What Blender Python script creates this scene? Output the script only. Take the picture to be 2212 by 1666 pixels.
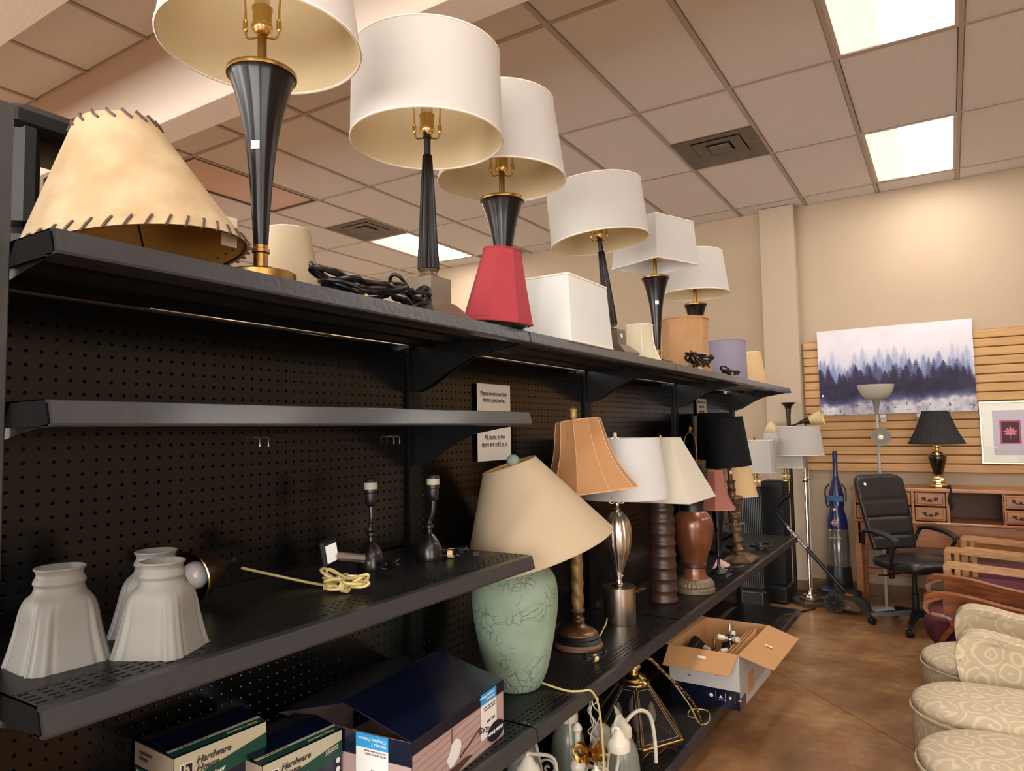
import bpy, math, random
import numpy as np
from mathutils import Vector, Matrix
random.seed(7)
PI = math.pi
sc = bpy.context.scene
COL = sc.collection
for o in list(bpy.data.objects): bpy.data.objects.remove(o)

# ---------------------------------------------------------------- camera
cam_d = bpy.data.cameras.new('camera'); cam = bpy.data.objects.new('camera', cam_d); COL.objects.link(cam)
cam_d.sensor_width = 36.0; cam_d.lens = 36.0*1501.74/2212.0; cam_d.clip_start = 0.02
RW = ((0.84630213, 0.04909683, 0.53043587), (0.53243134, -0.04615155, -0.84521411), (-0.01701689, 0.99772719, -0.06519885))
cam.matrix_world = Matrix.Translation((1.41, 0, 1.5)) @ Matrix(RW).to_4x4()
sc.camera = cam
# ---------------------------------------------------------------- exposure, world
vs = sc.view_settings
vs.view_transform = 'Standard'; vs.look = 'None'; vs.gamma = 1.0; vs.use_curve_mapping = False
vs.exposure = 0.52
LIGHT = 19.0         # strength of the ceiling troffers
def area(name, loc, rot, sx, sy, power, col):
    d = bpy.data.lights.new(name, 'AREA'); d.shape = 'RECTANGLE'; d.size = sx; d.size_y = sy; d.energy = power; d.color = col
    o = bpy.data.objects.new(name, d); COL.objects.link(o); o.location = loc; o.rotation_euler = rot; return o
# daylight falling in through the shop windows of the front and right walls (both outside the frame)
for i, yc in enumerate((-1.9,)):
    area('daylight_right', (5.35, yc, 1.75), (0, math.radians(90), 0), 2.3, 2.6, 80, (1.0, .95, .88))
for i, xc in enumerate((-6.5, -2.4, 2.4)):
    area('daylight_front', (xc, -4.15, 1.75), (math.radians(90), 0, 0), 3.2, 2.3, 200, (1.0, .95, .88))
w = bpy.data.worlds.new('world'); sc.world = w; w.use_nodes = True
w.node_tree.nodes['Background'].inputs[0].default_value = (.75, 0.87, 1.0, 1); w.node_tree.nodes['Background'].inputs[1].default_value = .9

# ---------------------------------------------------------------- helpers
def L(c):
    f = lambda v: v/12.92 if v <= .04045 else ((v+.055)/1.055)**2.4
    return tuple(f(v/255.0) for v in c)+(1,)
MATS = {}
def mat(name, col, rough=.5, metal=0.0, bump=0.0, bscale=200, var=0.0, vscale=6, trans=0.0, emit=0, col2=None, coat=0.0, glass=0.0, stretch=None, alpha=1.0, spec=.5):
    m = bpy.data.materials.new(name); m.use_nodes = True
    nt = m.node_tree; n = nt.nodes; b = n['Principled BSDF']; lk = nt.links
    c = L(col)
    b.inputs['Base Color'].default_value = c; b.inputs['Roughness'].default_value = rough; b.inputs['Metallic'].default_value = metal
    b.inputs['Coat Weight'].default_value = coat; b.inputs['Coat Roughness'].default_value = .15
    b.inputs['Specular IOR Level'].default_value = spec
    if glass: b.inputs['Transmission Weight'].default_value = glass
    if alpha < 1: b.inputs['Alpha'].default_value = alpha
    tc = n.new('ShaderNodeTexCoord'); mp = n.new('ShaderNodeMapping'); lk.new(tc.outputs['Object'], mp.inputs[0])
    if stretch: mp.inputs['Scale'].default_value = stretch
    if var or col2:
        nz = n.new('ShaderNodeTexNoise'); nz.inputs['Scale'].default_value = vscale; nz.inputs['Detail'].default_value = 5
        lk.new(mp.outputs[0], nz.inputs[0])
        cr = n.new('ShaderNodeValToRGB'); lk.new(nz.outputs[0], cr.inputs[0])
        cr.color_ramp.elements[0].position = .35; cr.color_ramp.elements[1].position = .68
        c2 = L(col2) if col2 else tuple(v*(1-var) for v in c[:3])+(1,)
        cr.color_ramp.elements[0].color = c2; cr.color_ramp.elements[1].color = c
        lk.new(cr.outputs[0], b.inputs['Base Color'])
    if bump:
        bz = n.new('ShaderNodeTexNoise'); bz.inputs['Scale'].default_value = bscale; bz.inputs['Detail'].default_value = 3
        lk.new(mp.outputs[0], bz.inputs[0])
        bp = n.new('ShaderNodeBump'); bp.inputs['Strength'].default_value = bump; bp.inputs['Distance'].default_value = .004
        lk.new(bz.outputs[0], bp.inputs['Height']); lk.new(bp.outputs[0], b.inputs['Normal'])
    if trans:
        tr = n.new('ShaderNodeBsdfTranslucent'); tr.inputs[0].default_value = c
        mx = n.new('ShaderNodeMixShader'); mx.inputs[0].default_value = trans
        lk.new(b.outputs[0], mx.inputs[1]); lk.new(tr.outputs[0], mx.inputs[2]); lk.new(mx.outputs[0], n['Material Output'].inputs[0])
    if emit:
        b.inputs['Emission Color'].default_value = c; b.inputs['Emission Strength'].default_value = emit
    MATS[name] = m
    return m

class MB:
    def __init__(s): s.v = []; s.f = []; s.mi = []; s.m = 0
    def add(s, vs, fs):
        o = len(s.v); s.v += [tuple(p) for p in vs]
        for f in fs: s.f.append(tuple(i+o for i in f)); s.mi.append(s.m)
        return s
    def box(s, x0, y0, z0, x1, y1, z1, M=None):
        p = [Vector(q) for q in ((x0,y0,z0),(x1,y0,z0),(x1,y1,z0),(x0,y1,z0),(x0,y0,z1),(x1,y0,z1),(x1,y1,z1),(x0,y1,z1))]
        if M is not None: p = [M @ q for q in p]
        return s.add(p, [(0,3,2,1),(4,5,6,7),(0,1,5,4),(1,2,6,5),(2,3,7,6),(3,0,4,7)])
    def hexa(s, p):  # 8 points, bottom ring then top ring
        return s.add(p, [(0,3,2,1),(4,5,6,7),(0,1,5,4),(1,2,6,5),(2,3,7,6),(3,0,4,7)])
    def bbox(s, x0, y0, z0, x1, y1, z1, b=.005, M=None):   # bevelled box
        rings = []
        for z, i in ((z0, b), (z0+b, 0), (z1-b, 0), (z1, b)):
            X0, X1, Y0, Y1 = x0+i, x1-i, y0+i, y1-i
            r = [(X0+b,Y0,z),(X1-b,Y0,z),(X1,Y0+b,z),(X1,Y1-b,z),(X1-b,Y1,z),(X0+b,Y1,z),(X0,Y1-b,z),(X0,Y0+b,z)]
            rings.append([Vector(q) if M is None else M @ Vector(q) for q in r])
        return s.loft(rings)
    def loft(s, rings, caps=True, closed=True):
        n = len(rings[0]); vs = [p for r in rings for p in r]; fs = []
        for i in range(len(rings)-1):
            for j in range(n if closed else n-1):
                a = i*n+j; b = i*n+(j+1) % n
                fs.append((a, b, b+n, a+n))
        if caps:
            fs.append(tuple(range(n-1, -1, -1))); fs.append(tuple((len(rings)-1)*n+j for j in range(n)))
        return s.add(vs, fs)
    def lathe(s, prof, seg=32, c=(0,0,0), mod=None, caps=True, M=None):
        rings = []
        for r, z in prof:
            ring = []
            for k in range(seg):
                a = 2*PI*k/seg; q = r*(mod(a, z) if mod else 1)
                p = Vector((c[0]+q*math.cos(a), c[1]+q*math.sin(a), c[2]+z))
                ring.append(M @ p if M is not None else p)
            rings.append(ring)
        return s.loft(rings, caps)
    def tube(s, pts, r, seg=8, closed=False, rfn=None):
        pts = [Vector(p) for p in pts]; n = len(pts); rings = []
        up = None
        for i, p in enumerate(pts):
            a = pts[(i-1) % n] if (closed or i > 0) else p; b = pts[(i+1) % n] if (closed or i < n-1) else p
            t = (b-a)
            t = t.normalized() if t.length > 1e-9 else Vector((0,0,1))
            if up is None:
                up = Vector((0,0,1)) if abs(t.z) < .9 else Vector((1,0,0))
            u = up - t*up.dot(t)
            if u.length < 1e-6: u = t.orthogonal()
            u.normalize(); up = u; v = t.cross(u)
            R = rfn(i/(n-1)) if rfn else r
            rings.append([p+u*R*math.cos(2*PI*k/seg)+v*R*math.sin(2*PI*k/seg) for k in range(seg)])
        if closed:
            rings.append(rings[0]); return s.loft(rings, False)
        return s.loft(rings, True)
    def build(s, name, mats, parent=None, smooth=True, angle=40):
        me = bpy.data.meshes.new(name); me.from_pydata([tuple(p) for p in s.v], [], s.f)
        if not isinstance(mats, (list, tuple)): mats = [mats]
        for m in mats: me.materials.append(m)
        if any(s.mi): me.polygons.foreach_set('material_index', s.mi)
        if smooth:
            me.polygons.foreach_set('use_smooth', [True]*len(me.polygons))
            me.set_sharp_from_angle(angle=math.radians(angle))
        o = bpy.data.objects.new(name, me); COL.objects.link(o)
        if parent: o.parent = parent
        return o
def catmull(P, k=6, closed=False):
    P = [Vector(p) for p in P]; n = len(P); out = []
    rng = range(n) if closed else range(n-1)
    for i in rng:
        g = lambda j: P[j % n] if closed else P[max(0, min(n-1, j))]
        a, b, c, d = g(i-1), g(i), g(i+1), g(i+2)
        for j in range(k):
            t = j/k
            out.append(.5*((2*b)+(c-a)*t+(2*a-5*b+4*c-d)*t*t+(3*b-a-3*c+d)*t**3))
    if not closed: out.append(P[-1])
    return out
def smooth_prof(prof, k=5):
    q = catmull([(r, 0, z) for r, z in prof], k)
    return [(max(p.x, .0005), p.z) for p in q]
def tag(o, label=None, cat=None, group=None, kind=None):
    if label: o['label'] = label
    if cat: o['category'] = cat
    if group: o['group'] = group
    if kind: o['kind'] = kind
    return o
def thing(name, loc, label, cat, rz=0, group=None, rot=None):
    o = bpy.data.objects.new(name, None); COL.objects.link(o); o.empty_display_size = .05
    o.location = loc; o.rotation_euler = rot if rot else (0, 0, rz)
    return tag(o, label, cat, group)
def copy_tree(o, parent=None):
    c = o.copy(); COL.objects.link(c); c.parent = parent
    for ch in list(o.children): copy_tree(ch, c)
    return c
def struct(o): o['kind'] = 'structure'; return o
def text(s, size, origin, right, up, m, parent, align='LEFT', name='lettering', shear=0.0, bold=0.0, sx=1.0):
    cu = bpy.data.curves.new(name, 'FONT'); cu.body = s; cu.size = size; cu.align_x = align; cu.resolution_u = 2
    cu.extrude = .0003; cu.shear = shear; cu.offset = bold
    t = bpy.data.objects.new('tmp', cu); COL.objects.link(t)
    dg = bpy.context.evaluated_depsgraph_get(); me = bpy.data.meshes.new_from_object(t.evaluated_get(dg))
    bpy.data.objects.remove(t)
    r = Vector(right).normalized(); u = Vector(up).normalized(); nn = r.cross(u)
    M = Matrix(((r.x*sx, u.x, nn.x, origin[0]), (r.y*sx, u.y, nn.y, origin[1]), (r.z*sx, u.z, nn.z, origin[2]), (0,0,0,1)))
    me.transform(M); me.materials.clear(); me.materials.append(m); me.name = name
    o = bpy.data.objects.new(name, me); COL.objects.link(o); o.parent = parent
    return o
def plate_cells(ny, nz, p, shape, holes, thick):
    """perforated sheet in the local (a, b) plane: cell outline points, hole points -> verts (a,b,depth), faces"""
    outer, inner = shape
    k = len(outer); V = []; F = []
    for j in range(nz):
        for i in range(ny):
            o = len(V); a0 = i*p[0]; b0 = j*p[1]
            V += [(a0+q[0], b0+q[1], 0) for q in outer]
            V += [(a0+q[0], b0+q[1], 0) for q in inner]
            V += [(a0+q[0], b0+q[1], -thick) for q in inner]
            for t in range(k):
                u = (t+1) % k
                F.append((o+t, o+u, o+k+u, o+k+t)); F.append((o+k+t, o+k+u, o+2*k+u, o+2*k+t))
    return V, F
# ---------------------------------------------------------------- materials
wallm = mat('wall_paint', (178,158,134), .75, bump=.35, bscale=120, var=.03, vscale=2)
wallm2 = mat('pilaster_paint', (180,162,140), .75, bump=.3, bscale=120)
tilem = mat('ceiling_tile', (224,221,218), .9, bump=.9, bscale=260, var=.06, vscale=160)
gridm = mat('ceiling_grid_metal', (172,162,150), .6)
beamm = mat('bulkhead_paint', (208,192,176), .8, bump=.15, bscale=90)
black = mat('black_steel', (11,11,12), .38, bump=.12, bscale=60, spec=.3)
blackp = mat('black_pegboard', (5,5,5), .2, bump=.04, bscale=5, spec=.45)
blackm = mat('black_matte', (10,10,12), .55, spec=.3)
blackt = mat('black_plastic', (16,17,19), .4)
lipm = mat('shelf_lip_sheen_enamel', (38,39,43), .38, bump=.3, bscale=60, coat=.25)  # base lightened and cooled: window reflection put into the enamel colour
deckm = mat('shelf_deck_enamel', (13,13,14), .36, spec=.3, bump=.15, bscale=60, col2=(24,23,23), vscale=18, stretch=(3,1,1))
white_o = mat('shade_white_linen', (206,202,198), .85, bump=.12, bscale=500, trans=.3)
cream_i = mat('shade_cream_liner', (224,206,166), .6, trans=.35)
white_i = mat('shade_white_liner', (232,232,230), .6, trans=.35)
trimw = mat('shade_trim_white', (224,214,200), .8)
brass = mat('antique_brass', (176,138,78), .32, 1.0, bump=.05, bscale=60, col2=(128,98,52), vscale=8)
pbrass = mat('polished_brass', (232,204,140), .2, 1.0)
chrome = mat('chrome', (210,205,200), .12, 1.0)
nickel = mat('brushed_nickel', (186,172,158), .28, 1.0, bump=.2, bscale=60, stretch=(1,1,.05))
espresso = mat('espresso_lacquer', (12,7,8), .25, spec=.35, bump=.08, bscale=40, stretch=(1,1,.05))
pewter = mat('pewter_block', (120,108,92), .35, .7, bump=.1, bscale=40)
woodm = mat('oak_board', (198,156,102), .5, bump=.1, bscale=60, col2=(182,138,84), vscale=7, stretch=(.4,4,9))
cherry = mat('orange_oak', (176,112,52), .34, coat=.2, bump=.06, bscale=40, col2=(142,84,36), vscale=9, stretch=(.6,3,8))
lightoak = mat('light_oak', (205,158,104), .42, coat=.2, col2=(172,122,74), vscale=14, stretch=(1,6,6))
brownwood = mat('brown_bentwood', (150,84,38), .22, coat=.6, col2=(112,58,26), vscale=8, stretch=(1,5,5))
burg = mat('burgundy_fabric', (96,28,48), .8, bump=.3, bscale=300, var=.25, vscale=90)
paper = mat('white_paper', (222,214,204), .7)
inkm = mat('dark_ink', (60,42,40), .7)
stickerm = mat('white_sticker', (238,238,236), .6)
clearb = mat('clear_bulb', (236,224,186), .2, .0, glass=.2)
slatgroove = mat('slat_groove', (122,84,46), .8)
# concrete floor: stained and sealed
fl = mat('stained_concrete', (142,98,66), .26, coat=.2)
nt = fl.node_tree; n = nt.nodes; lk = nt.links; bs = n['Principled BSDF']
tc = n.new('ShaderNodeTexCoord'); n1 = n.new('ShaderNodeTexNoise'); n1.inputs['Scale'].default_value = 2.2; n1.inputs['Detail'].default_value = 8; n1.inputs['Roughness'].default_value = .62
n2 = n.new('ShaderNodeTexNoise'); n2.inputs['Scale'].default_value = 9; n2.inputs['Detail'].default_value = 6
cr = n.new('ShaderNodeValToRGB'); e = cr.color_ramp.elements; e[0].position = .32; e[0].color = L((116,84,56)); e[1].position = .7; e[1].color = L((184,146,104))
k = e.new(.5); k.color = L((150,108,72))
mx = n.new('ShaderNodeMix'); mx.data_type = 'RGBA'; mx.blend_type = 'OVERLAY'; mx.inputs[0].default_value = .35
lk.new(tc.outputs['Object'], n1.inputs[0]); lk.new(tc.outputs['Object'], n2.inputs[0]); lk.new(n1.outputs[0], cr.inputs[0])
lk.new(cr.outputs[0], mx.inputs[6]); lk.new(n2.outputs[0], mx.inputs[7]); lk.new(mx.outputs[2], bs.inputs['Base Color'])
# brocade: scrolls woven into cream cloth
def brocade(name, base, light, scale):
    m = mat(name, base, .75, bump=.2, bscale=400)
    nt = m.node_tree; n = nt.nodes; lk = nt.links; b = n['Principled BSDF']
    tc = n.new('ShaderNodeTexCoord'); mp = n.new('ShaderNodeMapping'); lk.new(tc.outputs['Object'], mp.inputs[0])
    mp.inputs['Scale'].default_value = (scale, scale, scale)
    nz = n.new('ShaderNodeTexNoise'); nz.inputs['Scale'].default_value = 1.5; lk.new(mp.outputs[0], nz.inputs[0])
    va = n.new('ShaderNodeVectorMath'); va.operation = 'MULTIPLY_ADD'; va.inputs[1].default_value = (.5,.5,.5); lk.new(nz.outputs[1], va.inputs[0]); lk.new(mp.outputs[0], va.inputs[2])
    vo = n.new('ShaderNodeTexVoronoi'); vo.inputs['Scale'].default_value = 1.0; vo.inputs['Randomness'].default_value = .6; lk.new(va.outputs[0], vo.inputs[0])
    sb = n.new('ShaderNodeVectorMath'); sb.operation = 'SUBTRACT'; lk.new(va.outputs[0], sb.inputs[0]); lk.new(vo.outputs['Position'], sb.inputs[1])
    sp = n.new('ShaderNodeSeparateXYZ'); lk.new(sb.outputs[0], sp.inputs[0])
    at = n.new('ShaderNodeMath'); at.operation = 'ARCTAN2'; lk.new(sp.outputs[0], at.inputs[0]); lk.new(sp.outputs[1], at.inputs[1])
    ml = n.new('ShaderNodeMath'); ml.operation = 'MULTIPLY_ADD'; ml.inputs[1].default_value = 22; lk.new(vo.outputs['Distance'], ml.inputs[0]); lk.new(at.outputs[0], ml.inputs[2])
    sn = n.new('ShaderNodeMath'); sn.operation = 'SINE'; lk.new(ml.outputs[0], sn.inputs[0])
    cr = n.new('ShaderNodeValToRGB'); cr.color_ramp.elements[0].position = .35; cr.color_ramp.elements[1].position = .75
    cr.color_ramp.elements[0].color = L(base); cr.color_ramp.elements[1].color = L(light)
    lk.new(sn.outputs[0], cr.inputs[0]); lk.new(cr.outputs[0], b.inputs['Base Color'])
    return m
broc = brocade('cream_brocade', (190,173,146), (210,194,165), 9.0)

# ---------------------------------------------------------------- room shell
X0, X1, Y0, Y1, ZC = -9.3, 5.2, -4.0, 6.98, 3.585
def wall(name, *b): return struct(MB().box(*b).build(name, wallm, None, False))
wall('wall_back', X0, Y1, 0, X1, Y1+.1, 3.9); wall('wall_left', X0-.1, Y0, 0, X0, Y1, 3.9)
def wall_open(name, horiz, p0, p1, lo, hi, cs, hw):
    m = MB()
    def bx(a, b, z0, z1):
        m.box(a, p0, z0, b, p1, z1) if horiz else m.box(p0, a, z0, p1, b, z1)
    bx(lo, hi, 0, .55); bx(lo, hi, 2.95, 3.9); e = lo
    for c_ in cs: bx(e, c_-hw, .55, 2.95); e = c_+hw
    bx(e, hi, .55, 2.95)
    return struct(m.build(name, wallm, None, False))
wall_open('wall_front', True, Y0-.1, Y0, X0, X1, (-6.5, -2.4, 2.4), 1.65); wall_open('wall_right', False, X1, X1+.1, Y0, Y1, (-1.9,), 1.35)
mull = mat('window_mullion', (60,56,52), .4)
wn = 0
for c_ in (-6.5, -2.4, 2.4):
    wn += 1; m = MB()
    for a in (-1.65, -.02, 1.61): m.box(c_+a, Y0-.08, .55, c_+a+.04, Y0-.02, 2.95)
    for z in (.55, 2.91): m.box(c_-1.65, Y0-.08, z, c_+1.65, Y0-.02, z+.04)
    struct(m.build('window_%d' % wn, mull, None, False))
for c_ in (-1.9,):
    wn += 1; m = MB()
    for a in (-1.35, -.02, 1.31): m.box(X1+.02, c_+a, .55, X1+.08, c_+a+.04, 2.95)
    for z in (.55, 2.91): m.box(X1+.02, c_-1.35, z, X1+.08, c_+1.35, z+.04)
    struct(m.build('window_%d' % wn, mull, None, False))
pil = struct(MB().bbox(-.05, 6.84, 0, .262, 6.98, ZC-.004, .004).build('trim_3', wallm2, None, False))
for i, (y0, y1) in enumerate(((1.985, 2.16), (1.075, 1.225))):
    struct(MB().bbox(X0, y0, 3.10, X1, y1, 3.9, .004).build('trim_%d' % (i+1), beamm, None, False))
basem = mat('baseboard_vinyl', (120,82,60), .5)
struct(MB().box(X0, 6.965, 0, -.051, 6.98, .10).box(.263, 6.965, 0, X1, 6.98, .10).box(-.06, 6.828, 0, .272, 6.84, .10).build('baseboard_back', basem, None, False))
# floor: slabs between sawn joints
flo = struct(MB().box(X0, Y0, -.12, X1, Y1, -.006).build('floor', mat('floor_joint_filler', (74,48,32), .8), None, False))
def clip(poly, p, nrm, d=.0028):   # keep the side nrm.(q-p) >= d
    out = []
    for i in range(len(poly)):
        a, b = poly[i], poly[(i+1) % len(poly)]
        da = (a[0]-p[0])*nrm[0]+(a[1]-p[1])*nrm[1]-d; db = (b[0]-p[0])*nrm[0]+(b[1]-p[1])*nrm[1]-d
        if da >= 0: out.append(a)
        if (da < 0) != (db < 0):
            t = da/(da-db); out.append((a[0]+(b[0]-a[0])*t, a[1]+(b[1]-a[1])*t))
    return out
polys = [[(X0, Y0), (X1, Y0), (X1, Y1), (X0, Y1)]]
u = Vector((.743, .669)); v = Vector((.70, -.714)); P = Vector((.38, 4.60))
for base, dr in ((P, u), (P+v*2.6, u), (P-v*2.6, u), (P, v), (P+u*2.6, v), (P-u*2.6, v), (P-u*5.2, v)):
    nr = (-dr.y, dr.x); new = []
    for q in polys:
        for sgn in (1, -1):
            r = clip(q, base, (nr[0]*sgn, nr[1]*sgn))
            if len(r) > 2: new.append(r)
    polys = new
for q in polys:
    n_ = len(q)
    MB().loft([[(x, y, -.006) for x, y in q], [(x, y, 0) for x, y in q]]).build('floor_slab', fl, flo, False)
# ceiling: deck, grid, tiles, lights, vents
cei = struct(MB().box(X0, Y0, ZC+.12, X1, Y1, ZC+.3).build('ceiling', tilem, None, False))
XS = [.356+.604*k for k in range(-16, 9)]
XS[0] = X0; XS[-1] = X1
YS = [Y1, 6.68, 5.465, 4.25, 3.035, 2.16]; YS2 = [1.985, 1.225]; YS3 = [1.075, .605, -.61, -1.825, -3.04, Y0]
LIT = {(2,1):1,(2,3):1,(-6,1):1,(-6,3):2,(6,1):1,(6,3):1,(-10,1):1,(-10,3):1,(-14,1):1,(-14,3):1}
BARS = MB()
tile_me = {}
lamp_on = mat('troffer_lens', (255,250,240), .5)
nt = lamp_on.node_tree; n = nt.nodes; lk = nt.links; b = n['Principled BSDF']
tc = n.new('ShaderNodeTexCoord'); sx = n.new('ShaderNodeSeparateXYZ'); cr = n.new('ShaderNodeValToRGB'); mr = n.new('ShaderNodeMapRange')
mr.inputs[1].default_value = -.29; mr.inputs[2].default_value = .29
lk.new(tc.outputs['Object'], sx.inputs[0]); lk.new(sx.outputs[0], mr.inputs[0]); lk.new(mr.outputs[0], cr.inputs[0])
e = cr.color_ramp.elements; e[0].position = 0; e[0].color = (.030,.029,.024,1); e[1].position = 1; e[1].color = (1,.95,.93,1)
k = e.new(.38); k.color = (.030,.029,.024,1); k = e.new(.5); k.color = (.85,.80,.72,1)
lk.new(cr.outputs[0], b.inputs['Emission Color']); b.inputs['Emission Strength'].default_value = LIGHT
lamp_off = mat('unlit_troffer_lens', (214,186,172), .5)
framem = mat('troffer_frame', (190,178,168), .5); darkframe = mat('dark_gap', (70,60,54), .8)
nlight = [0]
LLAB = {(2,1):'lit rectangular ceiling light nearest the back wall, over the painting', (2,3):'large lit ceiling light cut by the top edge of the picture at upper right',
        (-6,1):'distant lit ceiling light seen low behind the fluted black lamp stems', (-6,3):'unlit flat ceiling panel light far left beyond the tall trumpet lamp'}
def make_light(x0, x1, y0, y1, key, on):
    t = thing('ceiling_light', ((x0+x1)/2, (y0+y1)/2, ZC), LLAB.get(key, 'ceiling light out of view on the shop ceiling'), 'ceiling light', group=None if key in LLAB else 'ceiling lights out of view')
    a, c = (x1-x0)/2-.012, (y1-y0)/2-.012
    f = MB()
    for q in ((-a,-c,a,-c+.02),(-a,c-.02,a,c),(-a,-c+.02,-a+.02,c-.02),(a-.02,-c+.02,a,c-.02)): f.box(q[0], q[1], -.004, q[2], q[3], .06)
    f.build('frame', framem if on == 1 else darkframe, t, False)
    MB().box(-a+.02, -c+.02, .004, a-.02, c-.02, .012).build('diffuser', lamp_on if on == 1 else lamp_off, t, False)
    MB().box(-a, -c, .06, a, c, .07).build('housing', framem, t, False)
VENTS = {(0,2):'square dark grey ceiling vent above the middle of the aisle', (-6,2):'square dark ceiling vent far behind the beige shade', (-5,0):'dark ceiling vent at the far wall behind the red shade'}
ventm = mat('vent_metal', (112,104,94), .6, var=.25, vscale=14, bump=.2, bscale=40)
ventd = mat('vent_dark', (52,47,42), .7)
def make_vent(cx, cy, s, key):
    t = thing('ceiling_vent', (cx, cy, ZC), VENTS[key], 'vent')
    f = MB()
    f.m = 0
    def ring(a, z): return [(-a,-a,z),(a,-a,z),(a,a,z),(-a,a,z)]
    f.loft([ring(s, -.006), ring(s-.03, -.008), ring(s*.62, .012), ring(s*.60, .03)], caps=False); f.build('frame', ventm, t, False)
    g = MB(); g.loft([ring(s*.60, .006), ring(s*.32, .012), ring(s*.3, .02)], caps=False); g.build('louvre', ventm, t, False)
    MB().loft([ring(s*.27, .004), ring(s*.25, -.003)]).build('centre_plate', ventm, t, False)
    MB().box(-s, -s, .055, s, s, .06).build('backing', ventd, t, False)
def tile(x0, x1, y0, y1):
    if x1-x0 < .03 or y1-y0 < .03: return
    kx = (round(x1-x0, 2), round(y1-y0, 2))
    if kx not in tile_me:
        a, c = (x1-x0)/2-.011, (y1-y0)/2-.011
        o = MB().bbox(-a, -c, 0.004, a, c, .02, .004).build('ceiling_tile', tilem, cei, False); tile_me[kx] = o.data
    else:
        o = bpy.data.objects.new('ceiling_tile', tile_me[kx]); COL.objects.link(o); o.parent = cei
    o.location = ((x0+x1)/2, (y0+y1)/2, ZC)
for seg, ys in enumerate((YS, YS2, YS3)):
    for j in range(len(ys)-1):
        ya, yb = ys[j+1], ys[j]
        for i in range(len(XS)-1):
            xa, xb = XS[i], XS[i+1]; key = (i-15, j+seg*10)
            if key[1] in (21, 23) and key[0] in (2, 6, -6, -10):
                make_light(xa, xb, ya, yb, key, 1); continue
            if key in LIT or (key[0]+1, key[1]) in () :
                make_light(xa, xb, ya, yb, key, LIT[key]); continue
            if key in VENTS:
                if key[1] == 0: make_vent((xa+xb)/2, 6.83, .145, key); continue
                s_ = .29; cy = (yb-.30) if key == (0,2) else (yb-.30)
                ym = yb-.60
                make_vent((xa+xb)/2, yb-.30, .29, key); tile(xa, xb, ya, ym)
                BARS.box(xa, ym-.011, ZC-.002, xb, ym+.011, ZC+.01); continue
            tile(xa, xb, ya, yb)
    for x in XS[1:-1]: BARS.box(x-.012, ys[-1], ZC-.003, x+.012, ys[0], ZC+.02)
    for y in ys[1:-1] if len(ys) > 2 else []: BARS.box(X0, y-.012, ZC-.002, X1, y+.012, ZC+.019)
BARS.build('grid_bar', gridm, cei, False)['kind'] = 'stuff'

# ---------------------------------------------------------------- slatwall on the back wall
sw = struct(MB().box(.277, 6.958, 1.084, 3.93, 6.978, 2.277).build('trim_4', slatgroove, None, False))
nb = 16; pb = (2.277-1.084)/nb
for i in range(nb):
    z0 = 1.084+i*pb
    for xa, xb in ((.277, 2.71), (2.713, 3.93)):
        MB().bbox(xa, 6.942, z0+.005, xb, 6.962, z0+pb-.004, .003).build('slat_board', woodm, sw, False)

# ---------------------------------------------------------------- gondola shelving
SY = [.44, 1.66, 2.88, 4.10, 5.42]; ZT, Z2, Z3, Z4, ZB = 1.779, 1.552, 1.16, .70, .18
gon = thing('gondola_frame', (0, .44, 0), 'long black pegboard gondola frame with slotted uprights carrying all the shelves', 'shelving')
PIT = .0254
c8 = [(0,0),(.5,0),(1,0),(1,.5),(1,1),(.5,1),(0,1),(0,.5)]
outer = [(a*PIT, b*PIT) for a, b in c8]
hr = .0036
inner = [(PIT/2+hr*math.cos(a), PIT/2+hr*math.sin(a)) for a in [math.radians(225+45*k) for k in range(8)]]
NZ = 64
def pegpanel(ny):
    V, F = plate_cells(ny, NZ, (PIT, PIT), (outer, inner), 1, .005)
    m = MB(); m.add([(q[2], q[0], q[1]) for q in V], F); return m
pegs = {}
for i in range(4):
    y0, y1 = SY[i]+.028, SY[i+1]-.028; ny = int((y1-y0)/PIT)
    if ny not in pegs:
        o = pegpanel(ny).build('pegboard_panel', blackp, gon, False); pegs[ny] = o.data
    else:
        o = bpy.data.objects.new('pegboard_panel', pegs[ny]); COL.objects.link(o); o.parent = gon
    b_ = bpy.data.objects.new('rear_pegboard_panel', pegs[ny]); COL.objects.link(b_); b_.parent = gon
    b_.location = (-.030, y0+((y1-y0)-ny*PIT)/2-.44+.004, ZT-.03-NZ*PIT+.007)
    mg = ((y1-y0)-ny*PIT)/2
    o.location = (0, y0+mg-.44, ZT-.03-NZ*PIT)
m = MB().box(-.012, 0, .05, -.006, 4.98, ZT-.03-NZ*PIT); m.build('kick_panel', blackm, gon, False)
for y in SY:
    m = MB(); m.box(-.03, y-.44-.028, 0, .014, y-.44+.028, ZT-.01); m.m = 1
    for k in range(66):
        z = .1+k*.0254
        for s_ in (-.010, .010): m.box(.0142, y-.44+s_-.002, z, .0146, y-.44+s_+.002, z+.014)
    m.build('upright', [black, mat('slot_dark', (4,4,4), .9) if 'slot_dark' not in MATS else MATS['slot_dark']], gon, False)

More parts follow.
